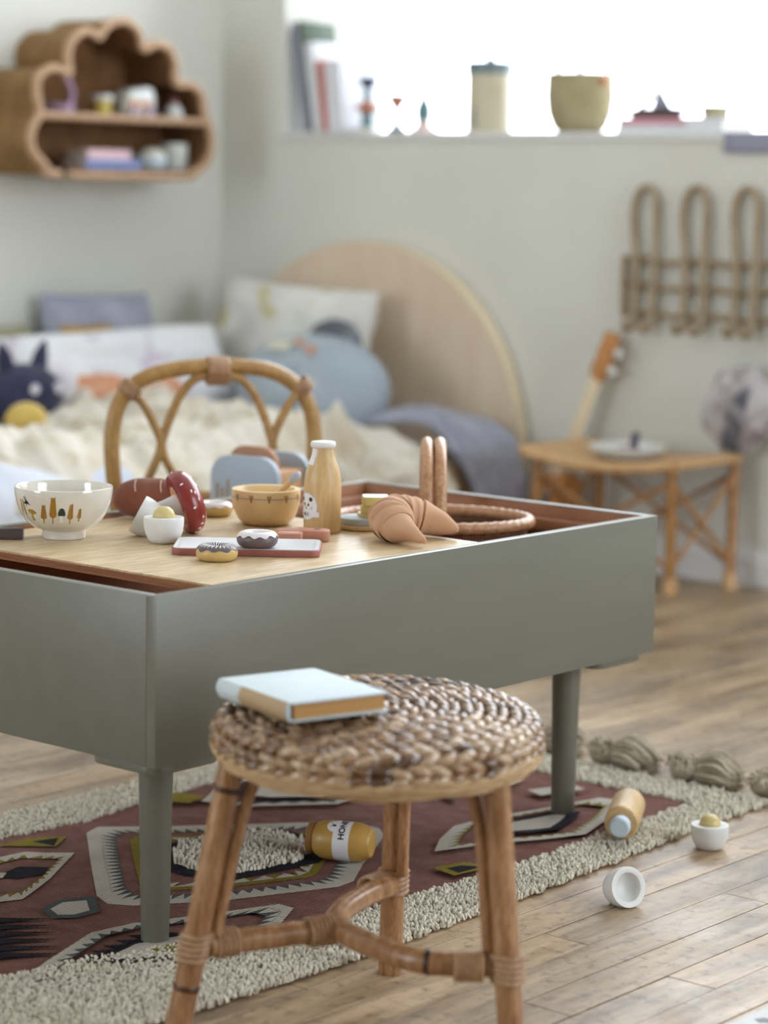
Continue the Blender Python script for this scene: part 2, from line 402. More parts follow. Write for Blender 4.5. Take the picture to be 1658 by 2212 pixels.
for sx,sy in ((-.09,.09),(-.09,TY-.09),(-TX+.09,.09),(-TX+.09,TY-.09)):
    MB().prism(rrect(.115,.115,.022),TB-.0125,TB-.0002).build('leg_plate','sage_paint',T,bevel=.003).location = (sx+(.024 if sx>-.2 else -.024),sy+(-.024 if sy<.5 else .024),0)
    MB().lathe([(0,0),(.0155,0),(.0168,.002),(.0212,TB-.0126),(0,TB-.0126)],28).build('leg','sage_paint',T).location = (sx,sy,0)
LZ = .443
LD = thing('table_lid','loose oak veneer lid board lying in the green play table','lid',(0,0,0))
lx0, lx1, ly0, ly1 = -TX+tt+.003, -tt-.003, .135, .647
MB().box(((lx0+lx1)/2,(ly0+ly1)/2,LZ-.0012),(lx1-lx0,ly1-ly0,.0024)).build('top_veneer','oak_lid',LD,smooth=False)
MB().box(((lx0+lx1)/2,(ly0+ly1)/2,LZ-.0072),(lx1-lx0-.0004,ly1-ly0-.0004,.0094)).build('plywood_core','lid_ply_edge',LD,smooth=False)

# ------------------------------------------------------------------ rug
def V2(a): return Vector((a[0],a[1]))
outer = [(.10,-.34),(.119,-.05),(.129,.234),(.12,.54),(.097,.99),(.094,1.205),(-.112,1.208),(-.263,1.208),(-.66,1.20),(-.665,.79),(-.672,.5),(-.664,.3),(-.66,-.34)]
innr = [(-.14,-.19),(-.119,-.129),(-.099,-.018),(-.036,.151),(.012,.353),(.025,.656),(.012,1.113),(-.194,1.107),(-.58,1.11),(-.587,.7),(-.577,.53),(-.56,.42),(-.578,.27),(-.58,-.2)]
def rugmat(name, c, c2):
    m, nt, b = _base(name, .95, .1)
    g = nd(nt,'ShaderNodeNewGeometry'); pos = g.outputs['Position']
    wx = nd(nt,'ShaderNodeTexWave', wave_type='BANDS', bands_direction='X'); wx.inputs['Scale'].default_value = 58; wx.inputs['Distortion'].default_value = .6
    wy = nd(nt,'ShaderNodeTexWave', wave_type='BANDS', bands_direction='Y'); wy.inputs['Scale'].default_value = 92; wy.inputs['Distortion'].default_value = .6
    nt.links.new(pos,wx.inputs['Vector']); nt.links.new(pos,wy.inputs['Vector'])
    mu = nd(nt,'ShaderNodeMath',operation='MULTIPLY'); nt.links.new(wx.outputs['Fac'],mu.inputs[0]); nt.links.new(wy.outputs['Fac'],mu.inputs[1])
    col = ramp(nt, noise_n(nt,pos,26,5,.7), [(.35,lin(c)),(.65,lin(c2))])
    col = mixc(nt, ramp(nt, mu.outputs[0], [(0,(.85,.85,.85,1)),(.42,(0,0,0,1))]), col, tuple(v*.38 for v in lin(c)[:3])+(1,))
    fl_ = ramp(nt, noise_n(nt,pos,240,2,.5), [(.70,(0,0,0,1)),(.76,(.5,.5,.5,1))])
    col = mixc(nt, fl_, col, lin((190,170,160)))
    nt.links.new(col, b.inputs['Base Color']); bump_n(nt, b, mu.outputs[0], .7, .0015)
rugmat('rug_brick',(132,90,80),(158,118,108)); rugmat('rug_cream',(206,198,184),(222,216,204)); rugmat('rug_olive',(142,126,48),(160,144,66))
rugmat('rug_navy',(40,38,46),(56,54,62)); rugmat('rug_slate',(88,94,96),(106,112,112))
plain('rug_pile',(196,188,170),.95,(222,216,200),60,spec=.1)
RG = thing('area_rug','brick red patterned kilim rug with cream pile borders under the green table','rug',(0,0,0))
b = MB().prism([(c_.x,c_.y) for c_ in [V2((-.27,.43))+(V2(q)-V2((-.27,.43)))*.982 for q in outer]],.0005,.005); b.build('woven_base','rug_brick',RG,smooth=False,weld=False)
lay = [0]
def motif(poly_list, mat):
    lay[0] += 1; b = MB()
    for p in poly_list: b.flat(p, .0052+.00022*lay[0])
    b.build('woven_motif',mat,RG,smooth=False,weld=False)
def cen(P): return sum((V2(p) for p in P), Vector((0,0)))/len(P)
def scaled(P, s):
    c = cen(P); return [tuple(c+(V2(p)-c)*s) for p in P]
def ring(P, s0, s1):
    A, B = scaled(P,s0), scaled(P,s1); n = len(P)
    return [(A[i],A[(i+1)%n],B[(i+1)%n],B[i]) for i in range(n)]
def teeth(P, s0, s1, step, skew=0):
    A, B = scaled(P,s0), scaled(P,s1); n = len(P); out = []
    for i in range(n):
        a, a2 = V2(A[i]), V2(A[(i+1)%n]); bb_, b2 = V2(B[i]), V2(B[(i+1)%n])
        m = max(1, int((a2-a).length/step+.5))
        for k in range(m):
            t0, t1 = k/m, (k+1)/m; tm = (t0+t1)/2 + skew*(t1-t0)
            out.append((tuple(a.lerp(a2,t0)), tuple(a.lerp(a2,t1)), tuple(bb_.lerp(b2,tm))))
    return out
H1 = [(-.527,.405),(-.515,.372),(-.399,.272),(-.28,.172),(-.245,.158),(-.215,.175),(-.149,.268),(-.083,.417),(-.085,.45),(-.129,.52),(-.205,.657),(-.235,.678),(-.275,.678),(-.335,.624),(-.459,.475)]
motif(ring(H1,.90,.80),'rug_slate'); motif(ring(H1,1.0,.90)+teeth(H1,.902,.80,.018),'rug_cream')
motif(ring(H1,.70,.60)+teeth(H1,.605,.52,.06),'rug_olive'); motif(teeth(H1,.63,.53,.030,.3),'rug_cream')
OV = [(-.345,.375),(-.368,.41),(-.362,.46),(-.351,.515),(-.309,.548),(-.26,.545),(-.222,.523),(-.200,.475),(-.206,.434),(-.219,.376),(-.266,.343),(-.31,.345)]
motif([scaled(OV,1.28)],'rug_navy')
def leaf(P, ins, tmat, step=.02, s=(.86,.72)):
    motif(ring(P,s[0]+.01,s[1]),tmat); motif(ring(P,1,s[0])+teeth(P,s[0]+.005,s[1],step,.2),'rug_cream')
    for q, m in ins: motif([q], m)
leaf([(-.448,.288),(-.475,.262),(-.5,.245),(-.505,.20),(-.48,.12),(-.42,.06),(-.35,.06),(-.335,.095),(-.352,.13),(-.378,.18)],[([(-.45,.19),(-.42,.215),(-.40,.19),(-.41,.15),(-.44,.14)],'rug_navy'),([(-.46,.14),(-.44,.16),(-.425,.14),(-.44,.10)],'rug_cream')],'rug_olive')
motif([[(-.55,.235),(-.545,.30),(-.515,.335),(-.488,.29)]],'rug_olive'); motif([[(-.53,.285),(-.518,.322),(-.492,.29)]],'rug_navy')
dm = [(-.275,.088),(-.285,.118),(-.27,.145),(-.235,.118),(-.236,.092),(-.25,.078)]
motif([scaled(dm,1.5)],'rug_slate'); motif([dm],'rug_cream')
cb = []
for k in range(6):
    t = k/6; a = Vector((-.315,.0)).lerp(Vector((-.18,-.10)),t); a2 = Vector((-.315,.0)).lerp(Vector((-.18,-.10)),t+1/6)
    cb.append((tuple(a),tuple(a2),tuple((a+a2)/2+Vector((.062,.072)))))
motif([[(-.32,-.0),(-.18,-.105),(-.165,-.09),(-.30,.02)]]+cb,'rug_navy'); motif([[(-.36,-.05),(-.315,-.005),(-.185,-.105),(-.25,-.14)]],'rug_cream')
BL = [(-.078,-.155),(-.05,-.11),(-.015,-.04),(.004,.03),(.02,.12),(.0,.2),(-.055,.30),(-.08,.30),(-.118,.20),(-.155,.118),(-.165,.055),(-.12,-.06)]
leaf(BL,[],'rug_slate',.022,(.90,.78))
cb = []
for k in range(5):
    a = Vector((-.088,-.02)).lerp(Vector((-.105,.10)),k/5); a2 = Vector((-.088,-.02)).lerp(Vector((-.105,.10)),(k+1)/5)
    cb.append((tuple(a),tuple(a2),tuple((a+a2)/2+Vector((-.022,-.012)))))
motif([[(-.088,-.03),(-.108,.11),(-.06,.15),(-.01,.10),(-.03,.02)]]+cb,'rug_navy')
motif([[(-.078,-.002),(-.092,.06),(-.075,.125),(-.02,.09),(-.045,.035)]],'rug_cream'); motif([[(-.066,.05),(-.06,.10),(-.03,.085),(-.045,.06)]],'rug_olive')
RL = [(-.09,.625),(-.125,.68),(-.155,.75),(-.15,.81),(-.12,.93),(-.10,1.03),(-.06,1.045),(-.025,.96),(.008,.845),(-.02,.78),(-.06,.71)]
leaf(RL,[],'rug_olive',.02,(.86,.76))
motif([scaled(RL,.52)],'rug_navy'); motif([scaled(RL,.36)],'rug_cream')
motif([[(-.04,.56),(-.028,.61),(.016,.625),(.005,.55)]],'rug_olive'); motif([[(-.024,.57),(-.018,.595),(.006,.61),(.001,.565)]],'rug_navy')
UL = [(-.40,.74),(-.45,.68),(-.49,.665),(-.52,.72),(-.52,.79),(-.46,.875),(-.415,.865)]
motif(ring(UL,1.55,1.42)+teeth(UL,1.42,1.28,.03),'rug_slate'); motif(ring(UL,1.72,1.55)+teeth(UL,1.56,1.44,.03),'rug_cream')
motif([scaled(UL,1.12)],'rug_navy'); motif([scaled(UL,.98)],'rug_cream'); motif([scaled(UL,.3)],'rug_olive')
motif([[(-.335,.955),(-.31,1.03),(-.245,1.035),(-.235,.955),(-.26,.92)]],'rug_cream'); motif([[(-.375,.91),(-.365,.96),(-.27,.9),(-.24,.86)]],'rug_slate')
motif([[(-.20,.985),(-.17,1.06),(-.14,1.05),(-.165,.97)]],'rug_cream'); motif([[(-.55,.55),(-.57,.60),(-.52,.62),(-.51,.57)]],'rug_olive'); motif([[(-.545,.88),(-.56,.97),(-.44,1.02),(-.42,.95)]],'rug_slate'); motif([[(-.53,.9),(-.545,.96),(-.46,1.0),(-.45,.95)]],'rug_cream')
def tufts(name, inside, bb, sp, h, r0, seed):
    rg = random.Random(seed); b = MB(); V = b.v; F = b.f
    y = bb[2]
    while y < bb[3]:
        x = bb[0] + (rg.random()-.5)*sp
        while x < bb[1]:
            p = (x+(rg.random()-.5)*sp, y+(rg.random()-.5)*sp)
            if inside(p):
                n = len(V); la, ll = rg.uniform(0,2*PI), rg.uniform(0,.005); dx, dy = ll*math.cos(la), ll*math.sin(la)
                hh = h*rg.uniform(.7,1.25); r = r0*rg.uniform(.8,1.25); a0 = rg.uniform(0,PI)
                for (zz,rr,q) in ((.003,r*.8,0),(hh*.6,r,.5),(hh*.93,r*.62,1)):
                    for k in range(4):
                        a = a0+k*PI/2; V.append((p[0]+dx*q+rr*math.cos(a), p[1]+dy*q+rr*math.sin(a), zz))
                V.append((p[0]+dx*1.1,p[1]+dy*1.1,hh))
                for lv in (0,4):
                    for k in range(4): F.append((n+lv+k,n+lv+(k+1)%4,n+lv+4+(k+1)%4,n+lv+4+k))
                for k in range(4): F.append((n+8+k,n+8+(k+1)%4,n+12))
            x += sp
        y += sp
    return tag(b.build(name,'rug_pile',RG,weld=False,ang=80), kind='stuff')
wob = lambda p: (p[0]+.006*noise.noise(Vector((p[0]*40,p[1]*40,0))), p[1]+.006*noise.noise(Vector((p[0]*40,p[1]*40,7))))
tufts('pile_border', lambda p: pip(wob(p),outer) and not pip(wob(p),innr), (-.68,.135,-.34,1.22), .0043, .0105, .0025, 1)
tufts('pile_patch', lambda p: pip(wob(p),OV), (-.38,-.19,.33,.56), .0043, .015, .0026, 2)
plain('tassel_yarn',(176,166,146),.95,(206,196,176),80,spec=.1)
def tassel(px, py, ang, ln, seed):
    rg = random.Random(seed); b = MB(); ca, sa = math.cos(ang), math.sin(ang)
    def L(x,y,z): return (px+ca*x-sa*y, py+sa*x+ca*y, z)
    b.ball(L(-.012,0,.020),(.026,.022,.019),14,8)
    for k in range(70):
        a = rg.uniform(0,2*PI); e_ = rg.uniform(.1,1.4); rr = rg.uniform(.95,1.25)
        d0 = (math.cos(a)*math.cos(e_)*.026*rr-.012, math.sin(a)*math.cos(e_)*.023*rr, .020+math.sin(e_)*.019*rr)
        d1 = (d0[0]+rg.uniform(-.008,.008), d0[1]+rg.uniform(-.008,.008), max(.004,d0[2]+rg.uniform(-.004,.007)))
        b.tube([L(*d0), L((d0[0]+d1[0])/2,(d0[1]+d1[1])/2,(d0[2]+d1[2])/2+.003), L(*d1)], .0026, 5)
    for k in range(90):
        a = rg.uniform(0,2*PI); q = math.sqrt(rg.random()); oy, oz = q*math.cos(a), q*math.sin(a)
        end = ln*rg.uniform(.82,1.08); bulge = rg.uniform(.9,1.15)
        pts = [L(0,oy*.008,.020+oz*.008), L(ln*.25,oy*.026*bulge,max(.003,.026+oz*.024)), L(ln*.6,oy*.040*bulge,max(.003,.028+oz*.027)), L(end,oy*.036,max(.0025,.014+oz*.018))]
        b.tube(crm(pts,3), .0028, 5)
    b.tube([L(.004,.012*math.cos(t),.020+.012*math.sin(t)) for t in [2*PI*k/16 for k in range(16)]], .003, 6, closed=True)
    b.build('tassel','tassel_yarn',RG,weld=False)
TA = [(-.375,1.245,.10,1),(-.225,1.238,-.15,2),(-.070,1.238,.05,3),(.075,1.240,.0,4),(-.53,1.240,.2,5)]
for x_,y_,a_,s_ in TA: tassel(x_,y_,a_+.30,.074,s_)
# ------------------------------------------------------------------ woven stool in front
ER = Vector((.7648,.6443,0)); EB = Vector((-.6443,.7648,0)); ZV = Vector((0,0,1))
SC = Vector((.303,.035,0)); SZ = .366
ST = thing('woven_stool','low round stool with braided seagrass seat and three bamboo legs in front of table','stool',(SC.x,SC.y,0))
tilt = Matrix.Rotation(math.radians(2.3),4,ER)
def lump(b, c, tdir, nrm, L, w, h):
    t = tdir.normalized(); n = nrm.normalized(); s = t.cross(n)
    rings = [(-1,.30),(-.72,.78),(-.25,1.0),(.25,1.0),(.72,.78),(1,.30)]
    vs = []
    for (q,k) in rings:
        for j in range(6):
            a = 2*PI*j/6; vs.append(c + t*(q*L) + s*(math.cos(a)*w*k) + n*(math.sin(a)*h*k - (abs(q)**2)*h*.75))
    fs = [(i*6+j, i*6+(j+1)%6, i*6+6+(j+1)%6, i*6+6+j) for i in range(5) for j in range(6)] + [tuple(range(6))[::-1], tuple(range(30,36))]
    b.add(vs, fs)
rg = random.Random(5)
prof = []      # seat profile: radius, height, normal
for r_ in [.006+.0128*i for i in range(13)]: prof.append((r_, SZ-.010*(r_/.17)**3, Vector((0,0,1)) if r_ < .13 else Vector(((r_-.13)*6,0,1)).normalized()))
prof += [(.169,SZ-.013,Vector((.7,0,.7))),(.1735,SZ-.023,Vector((1,0,.25))),(.174,SZ-.034,Vector((1,0,0)))]
for i,(r_,z_,nl) in enumerate(prof):
    b = MB(); n = max(4,int(2*PI*max(r_,.006)/.0205)); off = rg.random()
    for k in range(n):
        a = 2*PI*(k+off)/n + rg.uniform(-.1,.1)/n
        rad = Vector((math.cos(a),math.sin(a),0)); tan = Vector((-math.sin(a),math.cos(a),0)); nn = rad*nl.x + ZV*nl.z
        side = nn.cross(tan)
        t = tan + side*(.34 if i%2 else -.26)*rg.uniform(.6,1.3)
        p = tilt @ (rad*(r_+rg.uniform(-.0008,.0008)) + ZV*(z_-SZ+rg.uniform(-.0012,.0012)))
        lump(b, p+ZV*(SZ-.002), t, nn, .0165, .0058, .0062)
    b.build('braid_ring','woven_strand',ST,weld=False,ang=70)
b = MB().lathe([(0,-.044),(.150,-.044),(.168,-.036),(.1705,-.022),(.164,-.012),(.10,-.007),(0,-.006)],48, Matrix.Translation((0,0,SZ)) @ tilt)
b.build('seat_core','bamboo_node',ST)
b = MB()
for k,(r_,z_) in enumerate([(.1755,-.040),(.1745,-.045),(.171,-.050),(.166,-.0535)]):
    pts = [tilt @ Vector((r_*math.cos(t),r_*math.sin(t),z_+.0014*math.sin(9*t+k*2))) + ZV*SZ for t in [2*PI*i/72 for i in range(72)]]
    b.tube(pts, .0042, 7, closed=True)
b.lathe([(0,-.050),(.166,-.050),(.166,-.042),(0,-.042)],40,Matrix.Translation((0,0,SZ)) @ tilt)
b.build('seat_rim','stool_fibre',ST,weld=False)
legs = [((.220,.170,.320),(.182,.208,0)),((.225,-.106,.322),(.187,-.155,0)),((.462,.036,.318),(.499,.031,0))]
def loc(p): return Vector(p)-SC
def bam(name, pts, r, mat='bamboo', nodes=(), parent=ST):
    P = [loc(p) for p in pts]; o = MB().tube(P, r, 14).build(name, mat, parent)
    for (i,t) in nodes:
        a, c = P[i], P[i+1]; p = a.lerp(c,t); d = (c-a).normalized()
        MB().tube([p-d*.0032, p-d*.0012, p+d*.0012, p+d*.0032], [r*1.0,r*1.07,r*1.07,r*1.0], 14, cap=False).build('node_ring','bamboo_node',o)
    return o
SJ = .118
joints = []
for k,(tp,ft) in enumerate(legs):
    a, c = Vector(tp), Vector(ft)
    bam('leg', [a, a.lerp(c,.5), c+Vector((0,0,.002))], .0140, nodes=[[(0,.62),(1,.8)],[(0,.22),(1,.55)],[(1,.9)]][k])
    t = (a.z-SJ)/a.z; j = a.lerp(c,t); joints.append(j)
    inw = (SC - Vector((j.x,j.y,0))).normalized()
    side = Vector((-inw.y,inw.x,0))*(-1 if k==1 else 1)*(.0 if k==0 else .35)
    o1 = inw*.021 + side*.012
    if k == 0: o1 = -EB*.019 + ER*.010
    p0 = j+o1+Vector((0,0,.012)); p1 = a.lerp(c,.28)+o1*1.0; p2 = a.lerp(c,.10)+o1*1.25; p3 = a+o1*2.2+Vector((0,0,.004))
    bam('brace', crm([p0,p0.lerp(p1,.5),p1,p2,p3],5), .0068, 'bamboo')
    # wraps around the joint
    b = MB()
    for q in range(5):
        z = SJ-.013+.0062*q; cc = a.lerp(c,(a.z-z)/a.z)
        b.tube([loc(cc)+Vector((.0158*math.cos(u),.0158*math.sin(u),.0008*math.sin(3*u))) for u in [2*PI*i/18 for i in range(18)]], .0034, 6, closed=True)
    b.build('binding','binding',ST,weld=False)
jB, jL, jR = joints
cj = Vector((.272,.012,SJ))
arc = crm([jB+Vector((.010,-.016,0)), Vector((.212,.125,SJ)), Vector((.236,.055,SJ)), cj, Vector((.335,-.008,SJ)), Vector((.412,-.012,SJ)), jR+Vector((-.014,-.003,0))],8)
bam('stretcher', arc, .0132, nodes=[(40,.5)])
bam('stretcher', [jL+Vector((.008,.012,0)), jL.lerp(cj,.5), cj+Vector((-.006,-.008,0))], .0132)
def wraps(p, d, n, r, sp=.0052):
    d = Vector(d).normalized(); R = aim(d); b = MB()
    for q in range(n):
        c_ = loc(p) + d*sp*(q-(n-1)/2)
        b.tube([c_ + R @ Vector((r*math.cos(u),r*math.sin(u),0)) for u in [2*PI*i/18 for i in range(18)]], .0028, 6, closed=True)
    b.build('binding','binding',ST,weld=False)
wraps(jB+(arc[3]-arc[0]).normalized()*.034, arc[3]-arc[0], 6, .0142)
wraps(jR+(arc[-4]-arc[-1]).normalized()*.040, arc[-4]-arc[-1], 6, .0142)
wraps(jL+(cj-jL).normalized()*.034, cj-jL, 5, .0142); wraps(cj-(cj-jL).normalized()*.022, cj-jL, 6, .0145)

# book on the stool
fabric('book_cloth',(196,208,214),(202,214,218),8,.65,1500,.15)
plain('book_spine_card',(178,152,116),.6); wood('gilt_pages',[(176,126,62),(206,156,86)],(1,1,90),3,.35,.2)
BK = thing('notebook','pale blue cloth notebook with gold page edges lying on the woven stool','book',(.256,-.033,SZ+.0045))
ex = Vector((.354-.160,-.006-.010,0)); 
BK.rotation_euler = (math.radians(0.8),math.radians(-1.5),math.atan2(-.065,.180))
bl, bw, bt = .165, .116, .0205
MB().prism(rrect(bl,bw,.004),bt-.0022,bt).build('cover','book_cloth',BK,bevel=.0006)
MB().prism(rrect(bl,bw,.004),0,.0022).build('cover','book_cloth',BK,bevel=.0006)
# spine along the long near-left edge, rounded
sp = [( -bl/2+.0004, -bw/2-.0045*math.sin(PI*k/10), bt*(k/10)) for k in range(11)]
b = MB(); b.add(sp+[(bl/2-.0004,p[1],p[2]) for p in sp], [(i,i+1,12+i,11+i) for i in range(10)]+[tuple(range(11))[::-1],tuple(range(11,22))]); b.build('spine','book_cloth',BK)
b = MB(); sp2 = [(-bl/2+.055,-bw/2-.0052*math.sin(PI*k/10)-.0002,bt*(k/10)) for k in range(11)]
b.add(sp2+[(bl/2-.004,p[1],p[2]) for p in sp2], [(i,i+1,12+i,11+i) for i in range(10)]); b.build('spine_label','book_spine_card',BK)
MB().box((-.001,.001,bt/2),(bl-.008,bw-.010,bt-.0044)).build('page_block','gilt_pages',BK,smooth=False)

# ------------------------------------------------------------------ rattan chair behind the table
CT = Vector((.5,.866,0)); CN = Vector((.866,-.5,0)); CC = Vector((-.92,1.045,0))
CH = thing('rattan_chair',"small rattan child's chair with arched crossed-cane back behind the table",'chair',tuple(CC))
def cp(s_,z_,f=0): return CT*s_ + CN*f + ZV*z_
arch = [cp(-.150,.0,-.03),cp(-.158,.20,-.005),cp(-.168,.33),cp(-.180,.44),cp(-.181,.50),cp(-.168,.55),cp(-.138,.583),cp(-.085,.602),cp(0,.609),cp(.085,.602),cp(.136,.578),cp(.164,.54),cp(.174,.49),cp(.173,.42),cp(.166,.33),cp(.156,.20,-.005),cp(.150,.0,-.03)]
MB().tube(crm(arch,6),.0135,14).build('back_frame','chair_cane',CH)
for s_ in (-1,1):
    MB().tube(crm([cp(0,.592,.004),cp(s_*.035,.590,.004),cp(s_*.062,.565,.004),cp(s_*.082,.525,.004),cp(s_*.094,.490,.004),cp(s_*.104,.455,.004),cp(s_*.122,.415,.003),cp(s_*.132,.388,0)],5),.0075,10).build('back_cane','chair_cane',CH)
    MB().tube(crm([cp(s_*.148,.568,.002),cp(s_*.128,.545,.004),cp(s_*.110,.512,.004),cp(s_*.100,.488,.006),cp(s_*.092,.455,.006),cp(s_*.070,.415,.004),cp(s_*.060,.388,0)],5),.0075,10).build('back_cane','chair_cane',CH)
    b = MB()
    for q in range(4): b.tube([cp(s_*(.146+.004*q),.577-.004*q)+cp(math.cos(u)*.012,math.cos(u)*.012*s_,math.sin(u)*.0165) for u in [2*PI*i/14 for i in range(14)]],.003,6,closed=True)
    b.build('binding','binding',CH,weld=False)
b = MB()
for q in range(7): b.tube([cp(-.016+.0053*q,.604)+cp(0,.0225*math.sin(u)-.003,.0165*math.cos(u)) for u in [2*PI*i/16 for i in range(16)]],.0034,6,closed=True)
b.build('binding','binding',CH,weld=False)
MB().tube([cp(-.170,.385,.002),cp(0,.385,.002),cp(.168,.385,.002)],.0125,12).build('back_rail','chair_cane',CH)
seatp = [ (CT*(.155*math.copysign(abs(math.cos(t))**.7,math.cos(t))) + CN*(.155+.150*math.copysign(abs(math.sin(t))**.7,math.sin(t)))) for t in [2*PI*i/40 for i in range(40)]]
MB().prism([(p.x,p.y) for p in seatp],.272,.284).build('seat','chair_cane',CH,bevel=.003)
MB().tube([p+ZV*.278 for p in seatp],.012,10,closed=True).build('seat_rim','chair_cane',CH)
for s_,f_ in ((-1,.25),(1,.25)):
    MB().tube([cp(s_*.12,.272,f_),cp(s_*.135,0,f_+.02)],.0125,12).build('leg','chair_cane',CH)
# toaster on the chair seat
plain('toaster_blue',(166,178,192),.5,(162,174,188),20); wood('toaster_wood',[(176,128,84),(194,148,102)],(6,6,1),4,.5,.06)
plain('toast_crust',(170,126,96),.7); plain('white_paint',(226,226,224),.42,(220,220,218),40); plain('wheat_gold',(160,124,52),.6)
TO = thing('toy_toaster','light blue wooden toy toaster with a toast slice standing on the rattan chair','toy toaster',(-.764,.990,.2915),(0,0,math.radians(12)))
def tpan(name, y0, y1, mat, w=.128, h=.186, r=.035, par=TO, z0=.0):
    poly = [(-w/2,z0),(w/2,z0)]+[(w/2-r+r*math.cos(a),h-r+r*math.sin(a)) for a in [PI/2*k/8 for k in range(9)]]+[(-w/2+r+r*math.cos(a),h-r+r*math.sin(a)) for a in [PI/2+PI/2*k/8 for k in range(9)]]
    Tm = Matrix(((1,0,0,0),(0,0,1,0),(0,1,0,0),(0,0,0,1)))
    return MB().prism(poly,y0,y1,Tm).build(name,mat,par,bevel=.0015)
fp = tpan('end_panel',-.055,-.043,'toaster_blue'); tpan('end_panel',.043,.055,'toaster_blue')
MB().box((0,0,.083),(.112,.0858,.158)).build('body','toaster_wood',TO,bevel=.004)
tpan('toast_slice',-.030,-.018,'toast_crust',.092,.200,.030,z0=.13); 
for xs,h_ in ((-.05,.10),(-.04,.092),(-.03,.106),(-.018,.09)):
    MB().box((xs,-.0554,.105+(h_-.09)),(.004,.0008,.05)).build('wheat_print','wheat_gold',fp,smooth=False)

# ------------------------------------------------------------------ things on the lid
plain('glazed_cream',(222,217,206),.12,(218,212,200),30,spec=.6,coat=.6)
plain('print_gold',(160,116,30),.3); plain('print_olive',(170,134,40),.3); plain('print_green',(42,62,46),.3); plain('print_black',(28,26,26),.4); plain('print_white',(236,234,228),.3); plain('print_grey',(150,146,148),.4)
def on_surface(o_name, parent, mat, polys, rz, phi0, eps=.0004, tris=3):
    """flat print wrapped on a turned surface: polys in (arc, height) metres, rz(z) gives the radius"""
    b = MB()
    for P in polys:
        n = len(P); c = cen(P)
        m = bmesh.new(); vs = [m.verts.new((p[0],p[1],0)) for p in P]
        try: m.faces.new(vs)
        except ValueError: m.free(); continue
        bmesh.ops.triangulate(m, faces=m.faces[:])
        for _ in range(tris): 
            es = [e_ for e_ in m.edges if e_.calc_length() > .004]
            if es: bmesh.ops.subdivide_edges(m, edges=es, cuts=1); bmesh.ops.triangulate(m, faces=m.faces[:])
        m.verts.index_update(); out = []
        for v in m.verts:
            z = v.co.y; r_ = rz(z)+eps; a = phi0 + v.co.x/rz(z); out.append((r_*math.cos(a), r_*math.sin(a), z))
        b.add(out, [tuple(v.index for v in f.verts) for f in m.faces]); m.free()
    return b.build(o_name, mat, parent, weld=False)
def prof_r(prof):
    def f(z):
        for (r0,z0),(r1,z1) in zip(prof,prof[1:]):
            if min(z0,z1) <= z <= max(z0,z1) and abs(z1-z0) > 1e-7: return r0+(r1-r0)*(z-z0)/(z1-z0)
        return prof[-1][0]
    return f
CAMA = math.atan2(-1.9116-.3, 1.9462+.4)      # azimuth from the table towards where the photographer stood
BW = thing('breakfast_bowl','white glazed bowl printed with a bee, wheat ears and mushrooms','bowl',(-.4515,.271,LZ))
oprof = [(.0255,.0),(.0290,.0005),(.0290,.0095),(.0300,.0115),(.040,.0155),(.050,.0235),(.0575,.034),(.0625,.046),(.0648,.058),(.0655,.068)]
iprof = [(.0652,.0692),(.0640,.0696),(.0630,.068),(.0618,.058),(.0590,.046),(.054,.035),(.046,.0255),(.036,.0195),(.018,.0165),(0,.016)]
MB().lathe([(0,.003),(.0245,.003)]+oprof+iprof,64).build('bowl_body','glazed_cream',BW)
rzb = prof_r(oprof[3:])
def ear(x0, z0, L, w, lean=0, n=6):
    out = [[(x0-.0006,z0),(x0+.0006,z0),(x0+lean*L+.0006,z0+L),(x0+lean*L-.0006,z0+L)]]
    for k in range(n):
        t = .22+.70*k/n; cx_ = x0+lean*L*t; cz_ = z0+L*t; ww = w*(1-.5*k/n); h_ = L*.20
        for s_ in (-1,1): out.append([(cx_,cz_),(cx_+s_*ww*.75,cz_+h_*.30),(cx_+s_*ww,cz_+h_*1.05),(cx_+s_*ww*.25,cz_+h_*.62)])
    return out
A0 = CAMA
on_surface('print_wheat',BW,'print_gold',sum([ear(-.026,.025,.026,.0046),ear(-.0135,.025,.036,.0052,.03,8),ear(.0085,.025,.028,.0040,.13),ear(.0205,.028,.0185,.0032,.15,5)],[]),rzb,A0)
on_surface('print_wheat',BW,'print_olive',sum([ear(-.055,.028,.028,.002,-.3),ear(-.063,.032,.024,.002,-.2)],[])+[[(a-.0115,b_) for a,b_ in [(-.0405,.0425),(-.037,.0435),(-.031,.043),(-.0255,.040),(-.0265,.0375),(-.0315,.037),(-.0305,.032),(-.0275,.0285),(-.031,.0275),(-.033,.031),(-.034,.0365),(-.0385,.039)]]],rzb,A0)
on_surface('print_mushroom_cap',BW,'print_green',[[(a-.003,b_) for a,b_ in [(-.0032,.0365),(.0058,.0365),(.0062,.040),(.0045,.0455),(.0018,.0475),(-.001,.046),(-.0032,.041)]]],rzb,A0)
on_surface('print_mushroom_stem',BW,'print_white',[[(-.0042,.0365),(-.0002,.0365),(.0004,.027),(-.005,.027)]],rzb,A0,.0003)
on_surface('print_bee',BW,'print_black',[[(a*1.15-.0045,b_-.001) for a,b_ in P_] for P_ in [[(-.0475,.0515),(-.0465,.0545),(-.043,.0555),(-.040,.0545),(-.0395,.0525),(-.043,.051)],[(-.0445,.055),(-.0485,.0605),(-.0478,.0608),(-.0435,.0555)],[(-.043,.0555),(-.0465,.0618),(-.0458,.062),(-.0425,.0555)],[(-.040,.053),(-.0365,.0505),(-.037,.050),(-.041,.052)],[(-.0425,.0515),(-.0435,.0490),(-.0428,.049),(-.0415,.0515)]]],rzb,A0)

